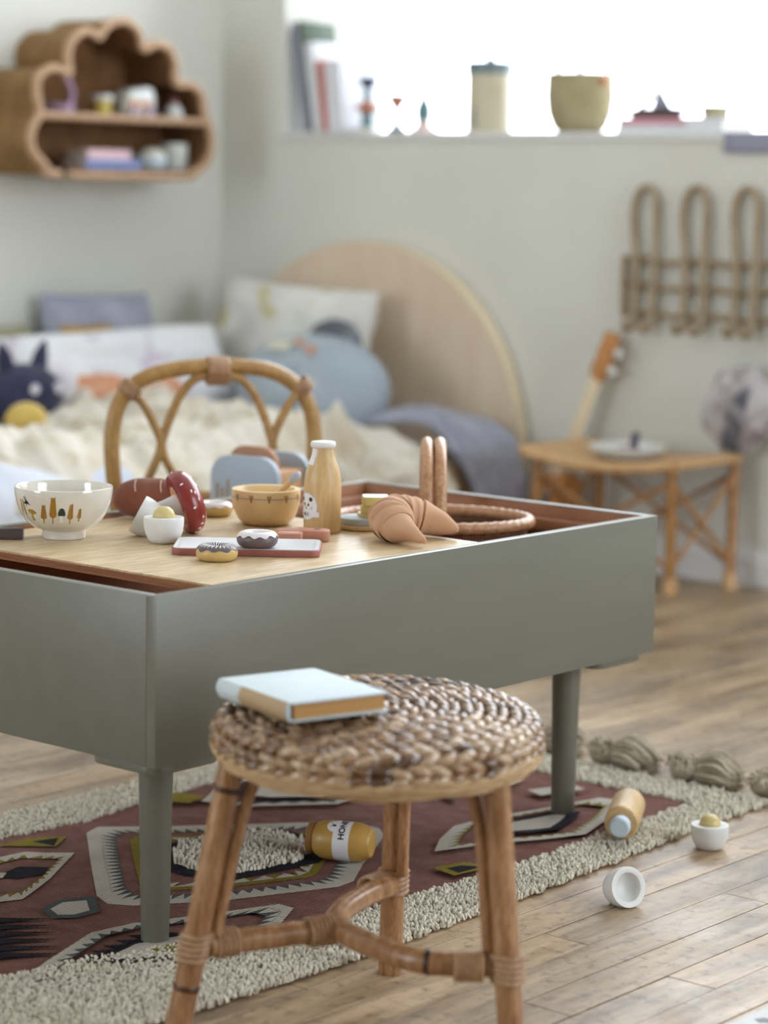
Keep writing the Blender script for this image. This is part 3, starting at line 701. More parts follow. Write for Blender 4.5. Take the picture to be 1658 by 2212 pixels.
# toy knife handle at the left
plain('dark_handle',(74,62,62),.45)
KN = thing('toy_knife','toy knife with dark brown handle lying left of the printed bowl','toy knife',(-.476,.219,LZ),(0,0,math.radians(222)))
MB().box((.034,0,.0078),(.072,.020,.0150)).build('handle','dark_handle',KN,bevel=.002)
MB().prism([(.071,-.009),(.15,-.009),(.165,-.002),(.16,.010),(.071,.010)],.0045,.0105).build('blade','white_paint',KN,bevel=.001)

# halved eggs
plain('yolk',(206,186,128),.4)
EGG = [(0,0),(.0150,0),(.0178,.0012),(.0215,.006),(.0245,.0135),(.0262,.022),(.0266,.029),(.0266,.0335)]
def half_egg(name, label, loc_, R=None, yolk=True, group=None):
    e_ = thing(name,label,'toy egg',loc_,group=group)
    if R is not None: e_.rotation_euler = R.to_euler()
    kh = 1.0 if yolk else 1.24
    rim = [(.0262,.0344),(.0162*kh,.0346),(.0152*kh,.034),(.0148*kh,.0325)]
    hol = [(.0146*kh,.030),(.012*kh,.024),(.007*kh,.0185),(0,.0165)]
    MB().lathe(EGG+rim+hol,48).build('shell','white_paint',e_)
    if yolk: MB().lathe([(0,.026),(.0140,.028),(.0150,.0335),(.0146,.038),(.0122,.0435),(.0075,.0475),(0,.049)],36).build('yolk','yolk',e_)
    return e_
half_egg('toy_egg_half','white wooden half egg with round yolk standing on the table lid',(-.326,.334,LZ))
ax = (ER*.89+Vector((0,0,-.45))).normalized()      # from cut face towards tip
R = aim(-ax, ZV); tip = Vector((-.352,.378,LZ+.0223))
half_egg('toy_egg_half','white wooden half egg tipped on its side beside the printed bowl',(-.3715,.3725,LZ+.0148),R,False)
half_egg('toy_egg_half','white wooden half egg with yolk standing on the floor by the rug corner',(.156,.936,.0003))
dirf = (EB*-.80 + ER*.46 + ZV*.26).normalized()
half_egg('toy_egg_half','empty white wooden half egg tipped over on the floorboards',tuple(Vector((.234,.622,.0262))-dirf*.0335),aim(dirf,ZV),False)

# red mushroom
plain('mushroom_red',(126,36,36),.24,(136,44,40),20,spec=.6); plain('mushroom_gill',(206,150,110),.5); plain('mushroom_stem',(226,222,222),.4)
axm = (-ER*.90+EB*-.30+Vector((0,0,-.33))).normalized()
MC = Vector((-.3715,.4165,LZ+.0415))
MU = thing('toy_mushroom','red wooden toy mushroom with white seed dots lying on its side','toy mushroom',tuple(MC)); MU.rotation_euler = aim(-axm,ZV).to_euler()
cap = [(0,-.004),(.018,-.004),(.026,-.008),(.034,-.0110),(.041,-.0090),(.0447,-.002),(.0447,.004),(.0415,.0125),(.032,.0200),(.017,.0240),(0,.0248)]
cp_ = MB().lathe(cap,48).build('cap','mushroom_red',MU)
MB().lathe([(.0165,-.0046),(.021,-.0066),(.0262,-.0092),(.0262,-.0086)],40).build('gills','mushroom_gill',MU)
MB().lathe([(0,-.058),(.0125,-.058),(.0132,-.056),(.0128,-.040),(.0135,-.02),(.0158,-.004),(0,-.004)],32).build('stem','mushroom_stem',MU)
rz2 = prof_r(cap[3:]); rg = random.Random(11)
for k in range(28):
    i = rg.choice((5,6,6,7,7,8)); (r0,z0),(r1,z1) = cap[i],cap[i+1]; t = rg.random(); r_, z_ = r0+(r1-r0)*t, z0+(z1-z0)*t
    n_ = Vector((-(z0-z1),0,(r0-r1))).normalized(); a = 2*PI*k/28*5.3+rg.random()*.3
    q = Matrix.Rotation(a,3,'Z'); o = MB().ball((0,0,0),(.0014,.0027,.0006),8,5).build('seed_dot','print_white',cp_)
    o.location = q @ Vector((r_,0,z_)); o.rotation_euler = (q @ aim(n_,Vector((0,rg.uniform(-1,1),rg.uniform(-1,1))))).to_euler()
# plush potato loaf
fabric('plush_brown',(120,72,56),(130,80,62),30,.95,1400,.6); plain('stitch_pale',(206,172,152),.8)
PO = thing('plush_potato','brown plush potato with pale stitches behind the red mushroom','plush toy',(-.507,.484,LZ+.0288),(0,0,math.radians(40)))
def pf(u,v):
    th, ph = PI*u, 2*PI*v; p = Vector((math.sin(th)*math.cos(ph),math.sin(th)*math.sin(ph),math.cos(th)))
    q = Vector((math.copysign(abs(p.z)**.8,p.z)*.052, p.x*.030, p.y*.029)); return q*(1+.03*noise.noise(p*2.5))
MB().grid(pf,20,24,cv=True).build('plush_body','plush_brown',PO)
for x_,a_ in ((-.018,0),(.018,.3)):
    b = MB(); b.tube([(x_+.002*math.sin(t*6)*.4,-.0295*math.cos(t+.1),.0292*math.sin(t+.1)) for t in [.35+.09*k for k in range(9)]],.0009,5); b.build('stitch','stitch_pale',PO)

# donuts
plain('donut_yellow',(206,176,112),.4,(200,168,104),30); plain('donut_brown',(104,88,92),.42); plain('icing_white',(226,220,222),.3); plain('icing_dark',(98,88,94),.4)
def donut(label, loc_, base, ice, drips, seed, stripes=False, R0=.0175, r0=.0092):
    D = thing('toy_donut',label,'toy donut',loc_,(0,0,seed*1.3))
    MB().grid(lambda u,v: Vector(((R0+r0*math.cos(2*PI*v))*math.cos(2*PI*u),(R0+r0*math.cos(2*PI*v))*math.sin(2*PI*u),.0098+.0098*math.sin(2*PI*v))),40,20,True,True).build('ring',base,D)
    def icf(u,v):
        a = 2*PI*u; lo = .50+.16*math.sin(a*drips)+.06*math.sin(a*5+seed); li = PI*1.02
        t = lo+(li-lo)*v; rr = r0+.0007; return Vector(((R0+rr*math.cos(t))*math.cos(a),(R0+rr*math.cos(t))*math.sin(a),.0098+(.0098+.0007)*math.sin(t)))
    ic = MB().grid(icf,64,12,True,False).build('icing',ice,D)
    if stripes:
        b = MB()
        for k in range(26):
            a = 2*PI*k/26; pts = []
            for j in range(5):
                t = 1.0+1.5*j/4; rr = r0+.0009; pts.append(Vector(((R0+rr*math.cos(t))*math.cos(a+.05*j),(R0+rr*math.cos(t))*math.sin(a+.05*j),.0098+(.0098+.0009)*math.sin(t))))
            b.tube(pts,.0006,4)
        b.build('icing_stripes','icing_white',ic,weld=False)
    return D
donut('yellow wooden donut with striped grey icing in front on the table lid',(-.173,.277,LZ),'donut_yellow','icing_dark',9,1,True)
donut('dark brown wooden donut with pale pink icing lying on the slate board',(-.1695,.3475,LZ+.0107),'donut_brown','icing_white',11,2)
donut('yellow wooden donut with white icing between mushroom and yellow bowl',(-.466,.574,LZ),'donut_yellow','icing_white',9,3)

# serving board and cookie
plain('board_edge',(158,96,84),.5,(150,90,80),40); plain('board_top',(196,196,200),.5,(210,208,208),8)
BD = thing('serving_board','thin serving board with pale top and reddish edges under the dark donut','board',(-.2005,.3625,LZ),(0,0,math.atan2(.121,.145)))
MB().prism(rrect(.190,.100,.012),0,.0088).build('board_body','board_edge',BD,bevel=.0012)
MB().prism(rrect(.1865,.0965,.011),.0088,.0098).build('board_face','board_top',BD)
b = MB()
for s_ in (-1,1):
    for k in range(14): b.box((s_*.087,-.038+.0058*k,.0100),(.004,.0013,.0004))
b.build('dash_print','print_white',BD,smooth=False,weld=False)
plain('cookie',(190,134,112),.5,(182,126,104),40)
CK = thing('toy_cookie','pinkish wooden toy cookie pieces lying beside the milk bottle','toy food',(-.207,.4745,LZ),(0,0,math.radians(42)))
def wavy(w,h,n,a):
    P = rrect(w,h,.006,4); return [(x_+a*math.sin(y_*900),y_+a*math.sin(x_*900)) for x_,y_ in P]
MB().prism(rrect(.034,.026,.004),0,.0145).build('piece','cookie',CK,bevel=.0018).location = (-.016,-.012,0)
o = MB().prism([(-.034,-.008),(.004,-.008),(.030,-.016),(.036,-.014),(.038,.004),(.032,.014),(.012,.017),(.002,.024),(-.008,.022),(-.014,.013),(-.034,.012)],0,.0150).build('piece','cookie',CK,bevel=.0022); o.location = (0,.014,0)
MB().lathe([(0,.0151),(.0042,.0151),(.0042,.0153),(0,.0153)],20).build('hole_dot','dark_handle',CK).location = (.020,.016,0)

# yellow bowl with spoon
plain('bowl_yellow',(230,200,150),.38,(224,192,140),30); plain('band_lilac',(176,160,176),.4)
YB_ = thing('toy_mixing_bowl','yellow wooden mixing bowl with a lilac band and wheat print','toy bowl',(-.357,.565,LZ))
yo = [(.029,0),(.0315,.0008),(.0385,.0075),(.0432,.0165),(.0462,.027),(.0478,.038),(.0482,.049)]
MB().lathe([(0,0)]+yo+[(.0478,.0502),(.0405,.0502),(.0398,.049),(.037,.036),(.031,.024),(.02,.016),(0,.013)],56).build('bowl_body','bowl_yellow',YB_)
rzy = prof_r(yo)
on_surface('band_print',YB_,'band_lilac',[[(-.14+.01*k,.0392),(-.13+.01*k,.0392),(-.13+.01*k,.0408),(-.14+.01*k,.0408)] for k in range(29)],rzy,CAMA,.0003)
vv = []
for k in range(-4,5):
    x_ = k*.0255
    for d_ in (-.0022,.0004,.003): vv.append([(x_+.0006,.0345),(x_+.0016,.0345),(x_+d_+.0012,.0450),(x_+d_-.0002,.0450)])
on_surface('wheat_print',YB_,'wheat_gold',vv,rzy,CAMA,.0005)
plain('spoon_grey',(168,172,182),.5)
SP = thing('toy_spoon','wooden toy spoon with grey handle tip resting in the yellow bowl','toy spoon',(-.357,.565,LZ))
p0, p1 = Vector((-.004,-.002,.021)), Vector((.033,.026,.0685)); dd = (p1-p0).normalized()
MB().tube([p0,p0.lerp(p1,.5),p0.lerp(p1,.80),p0.lerp(p1,.86)],[.0045,.0052,.0062,.0072],12,flat=.75).build('shaft','toy_beech',SP)
MB().tube([p0.lerp(p1,.84),p0.lerp(p1,.90),p1,p1+dd*.005,p1+dd*.0075],[.0070,.0082,.0086,.0065,.002],14,flat=.75).build('tip','spoon_grey',SP)
MB().ball(p0-dd*.003,(.011,.011,.004),14,8).build('spoon_head','toy_beech',SP)

# milk bottle
BT = thing('toy_milk_bottle','wooden toy milk bottle with white cap and panda sticker','toy bottle',(-.2495,.5625,LZ))
bo = [(0,0),(.0235,0),(.0252,.0018),(.0256,.006),(.0258,.064),(.0252,.073),(.0236,.083),(.0205,.093),(.0172,.102),(.0150,.109),(.0142,.118)]
MB().lathe(bo+[(0,.118)],48).build('bottle_body','toy_beech',BT)
MB().lathe([(0,.1172),(.0158,.1172),(.0172,.1188),(.0174,.1228),(.0160,.1252),(.010,.1260),(0,.1262)],40).build('cap','white_paint',BT)
rzm = prof_r(bo[2:]); AL = CAMA-1.08
circ = lambda cx_,cz_,r_,n=28,sx=1: [(cx_+sx*r_*math.cos(2*PI*k/n),cz_+r_*math.sin(2*PI*k/n)) for k in range(n)]
plain('label_lilac',(196,190,204),.45); plain('label_white',(232,230,232),.45)
stk = on_surface('sticker',BT,'label_lilac',[circ(0,.0375,.0190)],rzm,AL,.0002)
on_surface('sticker_field',stk,'label_white',[circ(0,.0375,.0183)],rzm,AL,.0003)
on_surface('panda_face',stk,'print_white',[circ(0,.0385,.0110,sx=1.1)],rzm,AL,.0004)
on_surface('panda_marks',stk,'print_black',[circ(-.0042,.0400,.0026),[(.0022,.0380),(.0062,.0380),(.0058,.0410),(.0045,.0428),(.003,.041)],circ(0,.0355,.0014),circ(-.0085,.0475,.003),circ(.0085,.0475,.003)],rzm,AL,.0005)
on_surface('panda_eye',stk,'print_white',[circ(-.0042,.0398,.0009)],rzm,AL,.0006)
on_surface('panda_shade',stk,'label_lilac',[[(.006,.034),(.011,.034),(.0115,.040),(.0095,.037)]],rzm,AL,.0005)
on_surface('ribbon',stk,'label_white',[[(-.0215,.0235),(.0215,.0235),(.0215,.0300),(.0180,.0312),(-.0180,.0312),(-.0215,.030)]],rzm,AL,.0006)
tv, tf = text_shape('MILK', .0062)
xm = (min(v[0] for v in tv)+max(v[0] for v in tv))/2
b = MB(); b.add([((rzm(.03)+.0009)*math.cos(AL+(v[0]-xm)/.0258),(rzm(.03)+.0009)*math.sin(AL+(v[0]-xm)/.0258),v[1]+.0250) for v in tv], tf); b.build('lettering','print_grey',stk,weld=False)
on_surface('neck_sticker',BT,'label_white',[[(-.006,.094),(.006,.094),(.006,.116),(-.006,.116)]],rzm,AL,.0003)

# butter on plates
plain('butter',(214,194,130),.4,(208,188,122),30); plain('butter_top',(232,228,206),.3); plain('plate_grey',(176,184,192),.5)
PL = thing('toy_plate','small round wooden toy plate with grey rim carrying butter slabs','toy plate',(-.234,.628,LZ)); PX = PL.location
MB().lathe([(0,0),(.030,0),(.0335,.002),(.034,.006),(.033,.0075),(0,.0075)],40).build('plate_base','toy_beech',PL)
MB().lathe([(0,.0076),(.031,.0076),(.0325,.010),(.032,.0165),(.030,.0175),(0,.0172)],40).build('plate_slab','plate_grey',PL)
for k,(z_,w_,h_,rz_,dx,lb) in enumerate(((.0177,.036,.0042,.2,-.004,'thin lowest butter slab of the stack on the toy plate'),(.0221,.037,.0122,-.12,.001,'middle butter slab of the stack on the toy plate'),(.0345,.037,.0122,.06,.002,'topmost butter slab of the stack on the toy plate'))):
    Bu = thing('toy_butter',lb,'toy butter',(PX.x+dx+.014,PX.y+.010,LZ+z_),(0,0,rz_+.72),group='butter slabs stacked on the toy plate')
    MB().prism(rrect(w_,w_,.004),0,h_).build('slab','butter',Bu,bevel=.0008)
    MB().prism(rrect(w_-.002,w_-.002,.003),h_,h_+.0003).build('top_face','butter_top',Bu)
# croissant
fabric('croissant_cloth',(192,148,116),(202,160,128),14,.95,1300,.7); plain('seam_thread',(150,98,70),.8)
CR = thing('plush_croissant','tan cloth croissant lying near the edge of the table lid','plush toy',(-.118,.602,LZ))
ctr = crm([(.060,-.048,.008),(.034,-.050,.018),(.010,-.047,.0235),(-.014,-.033,.028),(-.024,-.008,.031),(-.012,.018,.029),(.006,.036,.022),(.022,.046,.016),(.034,.052,.011)],12)
nC = len(ctr); rad = []
RP_ = [(0,.002),(.05,.0065),(.12,.0130),(.22,.0220),(.32,.0278),(.45,.0305),(.58,.0272),(.70,.0225),(.82,.0165),(.92,.0095),(1,.003)]
for i,p in enumerate(ctr):
    t = i/(nC-1); base = next(r0+(r1-r0)*(t-t0)/(t1-t0) for (t0,r0),(t1,r1) in zip(RP_,RP_[1:]) if t0 <= t <= t1)
    fold = 0
    for f_,s_ in ((.27,1),(.33,1),(.39,1),(.50,1),(.55,1),(.60,1),(.65,1)):
        d_ = t-f_
        if 0 <= d_ < .055: fold = max(fold,.0026*(1-d_/.055))
        if -.006 < d_ < 0: fold = -.0022
    rad.append(min(base+fold, 1))
rad[0] = .0035; rad[-1] = .003
ctr = [Vector((p.x,p.y,max(p.z*.98,r_*.93))) for p,r_ in zip(ctr,rad)]
b = MB().tube(ctr,rad,26,flat=.95); b.build('cloth_body','croissant_cloth',CR,ang=60)
b = MB(); sm = []
for i in range(3,48):
    t_ = (ctr[i+1]-ctr[i-1]).normalized(); out = t_.cross(ZV).normalized(); sm.append(ctr[i]+out*(rad[i]*.99)+ZV*(-rad[i]*.18))
for i in range(0,len(sm)-1,2): b.tube([sm[i],sm[i].lerp(sm[i+1],.7)],.0005,4)
b.build('seam','seam_thread',CR,weld=False)

# basket in the open compartment
weave_mat('basket_weave',(128,84,62),(160,112,84),70,60,.6,.9,.003,dark=.7)
wood('cane_peel',[(168,120,84),(194,148,108),(206,164,126)],(2,2,2),16,.38,.15,streak=(140,94,64))
BA = thing('wicker_basket','oval wicker basket with double hoop handle inside the play table','basket',(-.268,.825,TB+.0132),(0,0,math.atan2(.6443,.7648)))
ra_, rb_, bh = .142,.105,.172
def bel(u,v,k=1): a = 2*PI*u; s_ = (.80+.20*v)*k; return Vector((ra_*s_*math.cos(a),rb_*s_*math.sin(a),bh*v))
b = MB().grid(lambda u,v: bel(u,v),56,14,True); b.grid(lambda u,v: bel(u,v,.955)+Vector((0,0,.004*(1-v))),56,14,True)
b.add([bel(i/56,0) for i in range(56)],[tuple(range(56))]); b.build('basket_body','basket_weave',BA,weld=False)
b = MB(); rr = [Vector((ra_*1.0*math.cos(t),rb_*1.0*math.sin(t),bh)) for t in [2*PI*i/150 for i in range(150)]]
b.tube(rr,[.0085+(.0011 if i%3==0 else 0) for i in range(150)],10,closed=True); b.build('rim','cane_peel',BA)
for dx in (-.0095,.0095):
    MB().tube([Vector((dx,rb_*1.0*math.cos(t),bh+.112*math.sin(t)**.8 if math.sin(t)>0 else bh)) for t in [PI*i/40 for i in range(41)]],.0088,12).build('hoop_handle','cane_peel',BA)
fabric('pink_cloth',(196,150,160),(214,190,198),30)
PC = MB().grid(lambda u,v: Vector((.045*(u-.5)*2*(1-.3*v),.035*(v-.5)*2,.03*math.exp(-8*((u-.5)**2+(v-.5)**2))+.012*fbm(u*4,v*4,1))),24,24).build('doll_cloth','pink_cloth')
PC.location = (-.222,.812,.395); PC.rotation_euler = (.2,.1,.6); tag(PC,'pink floral doll cloth stuffed into the wicker basket','cloth')
md = PC.modifiers.new('thickness','SOLIDIFY'); md.thickness = .004

# ------------------------------------------------------------------ toys on the rug and floor
plain('honey_paint',(196,158,84),.36,(188,148,76),30); plain('jar_lid',(140,100,54),.4)
HJ = thing('toy_honey_jar','wooden toy honey jar with white label lying on the rug','toy jar',(0,0,0))
jr = [(0,0),(.017,0),(.0185,.0006),(.0200,.0030),(.0252,.0125),(.0268,.020),(.0268,.062),(.0255,.071),(.0215,.0785),(.0205,.081)]
axj = (-ER*.955-EB*.02+EB*.30*-0+ZV*0.0).normalized(); axj = (-ER*.95+EB*.28).normalized()
HJ.rotation_euler = aim(axj,-EB*.6+ZV*.8).to_euler(); HJ.location = Vector((-.152,.548,.0062+.0268)) + ER*.012 - EB*.03
MB().lathe(jr+[(0,.081)],48).build('jar_body','honey_paint',HJ)
MB().lathe([(0,.081),(.0222,.081),(.0228,.082),(.0228,.088),(.0215,.0895),(0,.0895)],40).build('jar_lid','jar_lid',HJ)
rzj = prof_r(jr[1:])
lb = on_surface('label_band',HJ,'label_white',[[(-.066+.006*k,.0265),(-.060+.006*k,.0265),(-.060+.006*k,.0495),(-.066+.006*k,.0495)] for k in range(18)],rzj,-.35,.0002)
on_surface('label_tab',lb,'label_white',[circ(.013,.0495,.0105)],rzj,-.35,.0003)
tv, tf = text_shape('HONEY', .0118); tx0 = min(v[0] for v in tv)
b = MB(); b.add([(.0275*math.cos(-.62+(v[0]-tx0)/.0268),.0275*math.sin(-.62+(v[0]-tx0)/.0268),v[1]+.0335) for v in tv], tf); b.build('lettering','print_black',lb,weld=False)
on_surface('bee_print',lb,'print_black',[circ(.013,.0500,.0028,12,.7),[(.013,.051),(.010,.0555),(.0108,.0558),(.0138,.0512)],[(.0145,.051),(.0178,.0545),(.0172,.0550),(.0138,.0512)]],rzj,-.35,.0004)
RP = thing('toy_rolling_pin','light wooden toy rolling pin with pale blue handles lying on the rug end','toy rolling pin',(0,0,0))
pa, pb = Vector((.0795,.8245,.0)), Vector((.004,.960,.0)); dirp = (pb-pa).normalized(); Lp = (pb-pa).length
RP.location = pa+ZV*.0375; RP.rotation_euler = aim(dirp,ZV).to_euler()
MB().lathe([(0,.022),(.0215,.022),(.0240,.025),(.0242,.03),(.0242,Lp-.03),(.0240,Lp-.025),(.0215,Lp-.022),(0,Lp-.022)],36).build('roller','toy_beech',RP)
plain('handle_blue',(188,202,214),.45)
for q in (0,1):
    z0 = -.006 if q==0 else Lp-.022; pr = [(0,0),(.012,0),(.0145,.003),(.0150,.010),(.0135,.024),(.0125,.0285),(0,.0285)]
    if q: pr = [(r_,.0285-z_) for r_,z_ in pr][::-1]
    MB().lathe([(r_,z_+z0) for r_,z_ in pr],28).build('handle','handle_blue',RP)
SHT = thing('printed_card','white card with a dark printed spot on the floor at the front corner','card',(0,0,.0002))
MB().box((.70,.36,.002),(.25,.34,.0032)).build('card_sheet','white_paint',SHT,bevel=.0006)
MB().prism([(.588,.356),(.593,.366),(.604,.37),(.607,.358),(.598,.35)],.0037,.0040).build('print_spot','print_black',SHT)
# ------------------------------------------------------------------ bed
BE = thing('platform_bed','low pine bed frame with a round-topped birch headboard in the corner','bed',(0,0,0))
hc = (-2.215,.250); hr = .522
poly = [(hc[0]+hr*math.cos(PI*k/48),hc[1]+hr*math.sin(PI*k/48)) for k in range(49)]+[(hc[0]-hr,.0),(hc[0]+hr,.0)]
Tm = Matrix(((1,0,0,0),(0,0,1,0),(0,1,0,0),(0,0,0,1)))
hb = MB().prism(poly,2.923,2.9235,Tm).build('headboard','headboard_birch',BE,ang=30)
MB().prism(poly,2.9236,2.962,Tm).build('headboard_core','headboard_edge',BE,ang=30)
BX0, BX1, BY0, BY1 = -2.755,-1.70,.95,2.920
MB().box((BX1-.011,(BY0+BY1)/2,.172),(.022,BY1-BY0,.176)).build('side_rail','bed_pine',BE,bevel=.003)
MB().box((BX0+.011,(BY0+BY1)/2,.172),(.022,BY1-BY0,.176)).build('side_rail','bed_pine',BE,bevel=.003)
MB().box(((BX0+BX1)/2,BY0+.011,.172),(BX1-BX0-.046,.022,.176)).build('foot_rail','bed_pine',BE,bevel=.003)
for lx in (BX0+.05,BX1-.05):
    for ly in (BY0+.06,BY1-.08): MB().box((lx,ly,.042),(.045,.045,.083)).build('leg','bed_pine',BE,bevel=.003)
fabric('mattress_cloth',(226,226,226)); 
MB_ = MB().box(((BX0+BX1)/2,(BY0+BY1)/2,.222),(BX1-BX0-.05,BY1-BY0-.05,.09)).build('mattress','mattress_cloth',bevel=.03,seg=4); tag(MB_,'white mattress in the pine bed frame under the crumpled duvet','mattress')
fabric('duvet_cloth',(216,209,196),(200,189,168),8,.95,700,.3,c3=(192,180,154),vs3=30,lo=.45,hi=.7)
fabric('blanket_grey',(150,152,166),(164,166,178),10,.95,500,.5); fabric('sheet_blue',(196,202,216),(208,212,222),5)
def ridge(x,y,s=0): return 1-abs(noise.noise(Vector((x,y,s))))*2.0
def wrinkle(x,y,s,amp):
    a = ridge(x*3.0+.9*noise.noise(Vector((x*2,y*2,s))),y*3.4+.9*noise.noise(Vector((x*2.3,y*2,s+5))),s); b_ = ridge(x*7.5+2*noise.noise(Vector((x*3,y*3,s+3))),y*6.6,s+9); c_ = ridge(x*15,y*13,s+20)
    return amp*(max(a,-.4)*.50+max(b_,-.1)**1*.50+max(c_,0)**1.5*.20)
def drape(xa, xb, ztop, zbot, t, rnd=.06):
    """point along a sheet that runs over the bed edge: t metres from xa"""
    flat = xb-xa
    if t <= flat: return xa+t, ztop
    q = t-flat; arc = rnd*PI/2
    if q <= arc: a = q/rnd; return xb+rnd*math.sin(a), ztop-rnd*(1-math.cos(a))
    return xb+rnd+.02*min(1,(q-arc)/.1), max(zbot, ztop-rnd-(q-arc))
def cloth(name, mat, label, cat, xa, xb, y0f, y1f, ztop, length, amp, seed, nu, nv, zadd=None, zbot=.07, thick=.012, sub=None):
    def fn(u,v):
        Lt = length(v) if callable(length) else length
        t = u*Lt; y0, y1 = y0f(u), y1f(u); y = y0+(y1-y0)*v
        x,z = drape(xa,xb,ztop,zbot,t); w = wrinkle(t,y,seed,amp)
        fallv = max(0,t-(xb-xa)-.03)
        edge = min(1,6*min(v,1-v)+.25)
        if fallv > 0: x += w*.8+.02; z += .02*noise.noise(Vector((y*8,seed,0)))
        else: z += max(w*edge,-.004)+ (zadd(x,y) if zadd else 0)
        y += .03*noise.noise(Vector((t*5,seed,v*4)))
        return Vector((x,y,z))
    o = MB().grid(fn,nu,nv).build(name,mat)
    md = o.modifiers.new('thickness','SOLIDIFY'); md.thickness = thick; md.offset = -1
    return tag(o,label,cat)
cloth('duvet','duvet_cloth','crumpled cream patterned duvet spread over the bed','duvet',-2.64,-1.71,lambda u:1.02+.10*math.sin(u*9),lambda u:2.36+.10*math.sin(u*7+1)+.10*u,.328,lambda v:1.17+.08*math.sin(v*8),.088,4,190,240,lambda x,y:.02*math.exp(-((x+2.2)**2)*6)-.06*math.exp(-((x+2.12)/.33)**2-((y-1.66)/.33)**2))
cloth('knit_blanket','blanket_grey','grey blue knitted blanket hanging over the head end of the bed','blanket',-2.12,-1.745,lambda u:2.50+.10*u+(.18*max(0,u-.55)),lambda u:2.80+.10*u,.325,lambda v:.52+.28*v,.035,12,70,60,lambda x,y:.02*math.exp(-((x+1.80)**2)*40))
cloth('bed_sheet','sheet_blue','pale blue sheet hanging over the near bed edge','sheet',-1.80,-1.665,lambda u:.99,lambda u:1.55-.12*u,.345,.38,.02,21,50,50,None,.07)
def top_z(o, x_, y_, r_=.05):
    zs = [v.co.z for v in o.data.vertices if abs(v.co.x-x_) < r_ and abs(v.co.y-y_) < r_]
    return sum(zs)/len(zs)*.35+max(zs)*.65 if zs else .36
DV = bpy.data.objects['duvet']
def pillow(name, mat, label, w, h, t, loc_, rot, seed, cat='pillow', corner=.06, wr=.012):
    nu, nv = 30, 24
    def side(sg):
        def fn(u,v):
            a, c = u*2-1, v*2-1; pin = 1-corner*(a*a*c*c)*1.5; sagx = 1-.05*(1-a*a)*0
            x = a*w/2*(1-corner*(1-c*c)*.6); y = c*h/2*(1-corner*(1-a*a)*.6)
            th = t/2*max(0,(1-a**4))**.55*max(0,(1-c**4))**.55
            n_ = wr*(noise.noise(Vector((a*2.5,c*2.5,seed)))+.5*noise.noise(Vector((a*6,c*6,seed+4))))*min(1,th/(t*.2))
            return Vector((x,y,sg*(th+n_)))
        return fn
    b = MB().grid(side(1),nu,nv); b.grid(lambda u,v: side(-1)(1-u,v),nu,nv)
    o = b.build(name,mat); o.location = loc_; o.rotation_euler = rot
    return tag(o,label,cat)
fabric('print_pillow',(224,223,217),(208,206,200),5,.9,700,.3,c3=(198,190,150),vs3=9)
fabric('white_pillow',(222,224,228),(230,230,232),3,.9,700,.3,c3=(204,194,208),vs3=9)
fabric('grey_pillow',(150,152,170),(176,180,194),3); fabric('blue_cushion',(158,170,180),(166,178,186),6,.85,400,.4)
fabric('orange_cloth',(206,146,112),(220,168,138),8); fabric('mustard_cloth',(176,140,60)); fabric('olive_cloth',(150,148,120))
fabric('navy_plush',(44,44,66),(56,56,80),14,.95,300,.7); fabric('speckled_plush',(214,210,214),(190,186,198),14,.95,300,.6); fabric('yellow_knit',(196,170,96),(186,158,82),30,.95,260,1.0)
pillow('pillow','print_pillow','white pillow with printed pattern leaning on the round headboard',.54,.36,.16,(-2.335,2.770,.485),(math.radians(74),math.radians(2),math.radians(-2)),1)
pillow('pillow','white_pillow','long white pillow with faint pink print lying along the left wall',.66,.26,.19,(-2.470,2.290,.425),(math.radians(66),math.radians(-2),math.radians(80)),2)
pillow('pillow','grey_pillow','lavender grey cushion leaning on the left wall behind the long pillow',.36,.30,.12,(-2.68,2.43,.480),(math.radians(78),math.radians(1),math.radians(88)),3)
pillow('cushion','mustard_cloth','mustard yellow cushion tucked in front of the lavender grey cushion',.16,.24,.07,(-2.595,2.33,.440),(math.radians(70),0,math.radians(84)),4,'cushion')
pillow('cushion','olive_cloth','pale olive cushion against the left wall at the far left',.20,.26,.09,(-2.68,2.10,.43),(math.radians(74),0,math.radians(88)),5,'cushion')
pillow('cushion','orange_cloth','peach orange cushion half buried in the duvet',.40,.20,.13,(-2.405,2.22,.385),(math.radians(30),math.radians(4),math.radians(70)),6,'cushion')
# round blue cushion with stitched face
BC = thing('round_cushion','round grey blue cushion with small stitched patches in front of the printed pillow','cushion',(-2.085,2.585,.412),(math.radians(52),math.radians(4),math.radians(8)))
def rc(u,v):
    th, ph = PI*u, 2*PI*v; r_ = .200*math.sin(th)**.8 if 0<u<1 else 0
    return Vector((r_*math.cos(ph)*1.08,r_*math.sin(ph)*.74,.095*math.cos(th)*(1+.06*noise.noise(Vector((math.cos(ph)*2,math.sin(ph)*2,u*3))))))
MB().grid(rc,26,40,cv=True).build('cushion_body','blue_cushion',BC)
fabric('charcoal_plush',(92,94,102),(120,122,130),14,.95,300,.7)
fabric('patch_orange',(206,150,116)); fabric('patch_pale',(214,212,190))
for (px_,py_,sx_,sy_,m_) in ((-.03,.075,.014,.012,'patch_orange'),(.015,.055,.014,.012,'patch_orange'),(-.085,.06,.035,.018,'patch_pale')):
    def zt(x_,y_):
        q = math.sqrt((x_/(.200*1.08))**2+(y_/(.200*.74))**2); th = math.asin(min(.99,q**(1/.8))); return .095*math.cos(th)+.0055
    MB().grid(lambda u,v: Vector((px_+(u-.5)*2*sx_,py_+(v-.5)*2*sy_,zt(px_+(u-.5)*2*sx_,py_+(v-.5)*2*sy_))),7,7).build('patch',m_,BC)
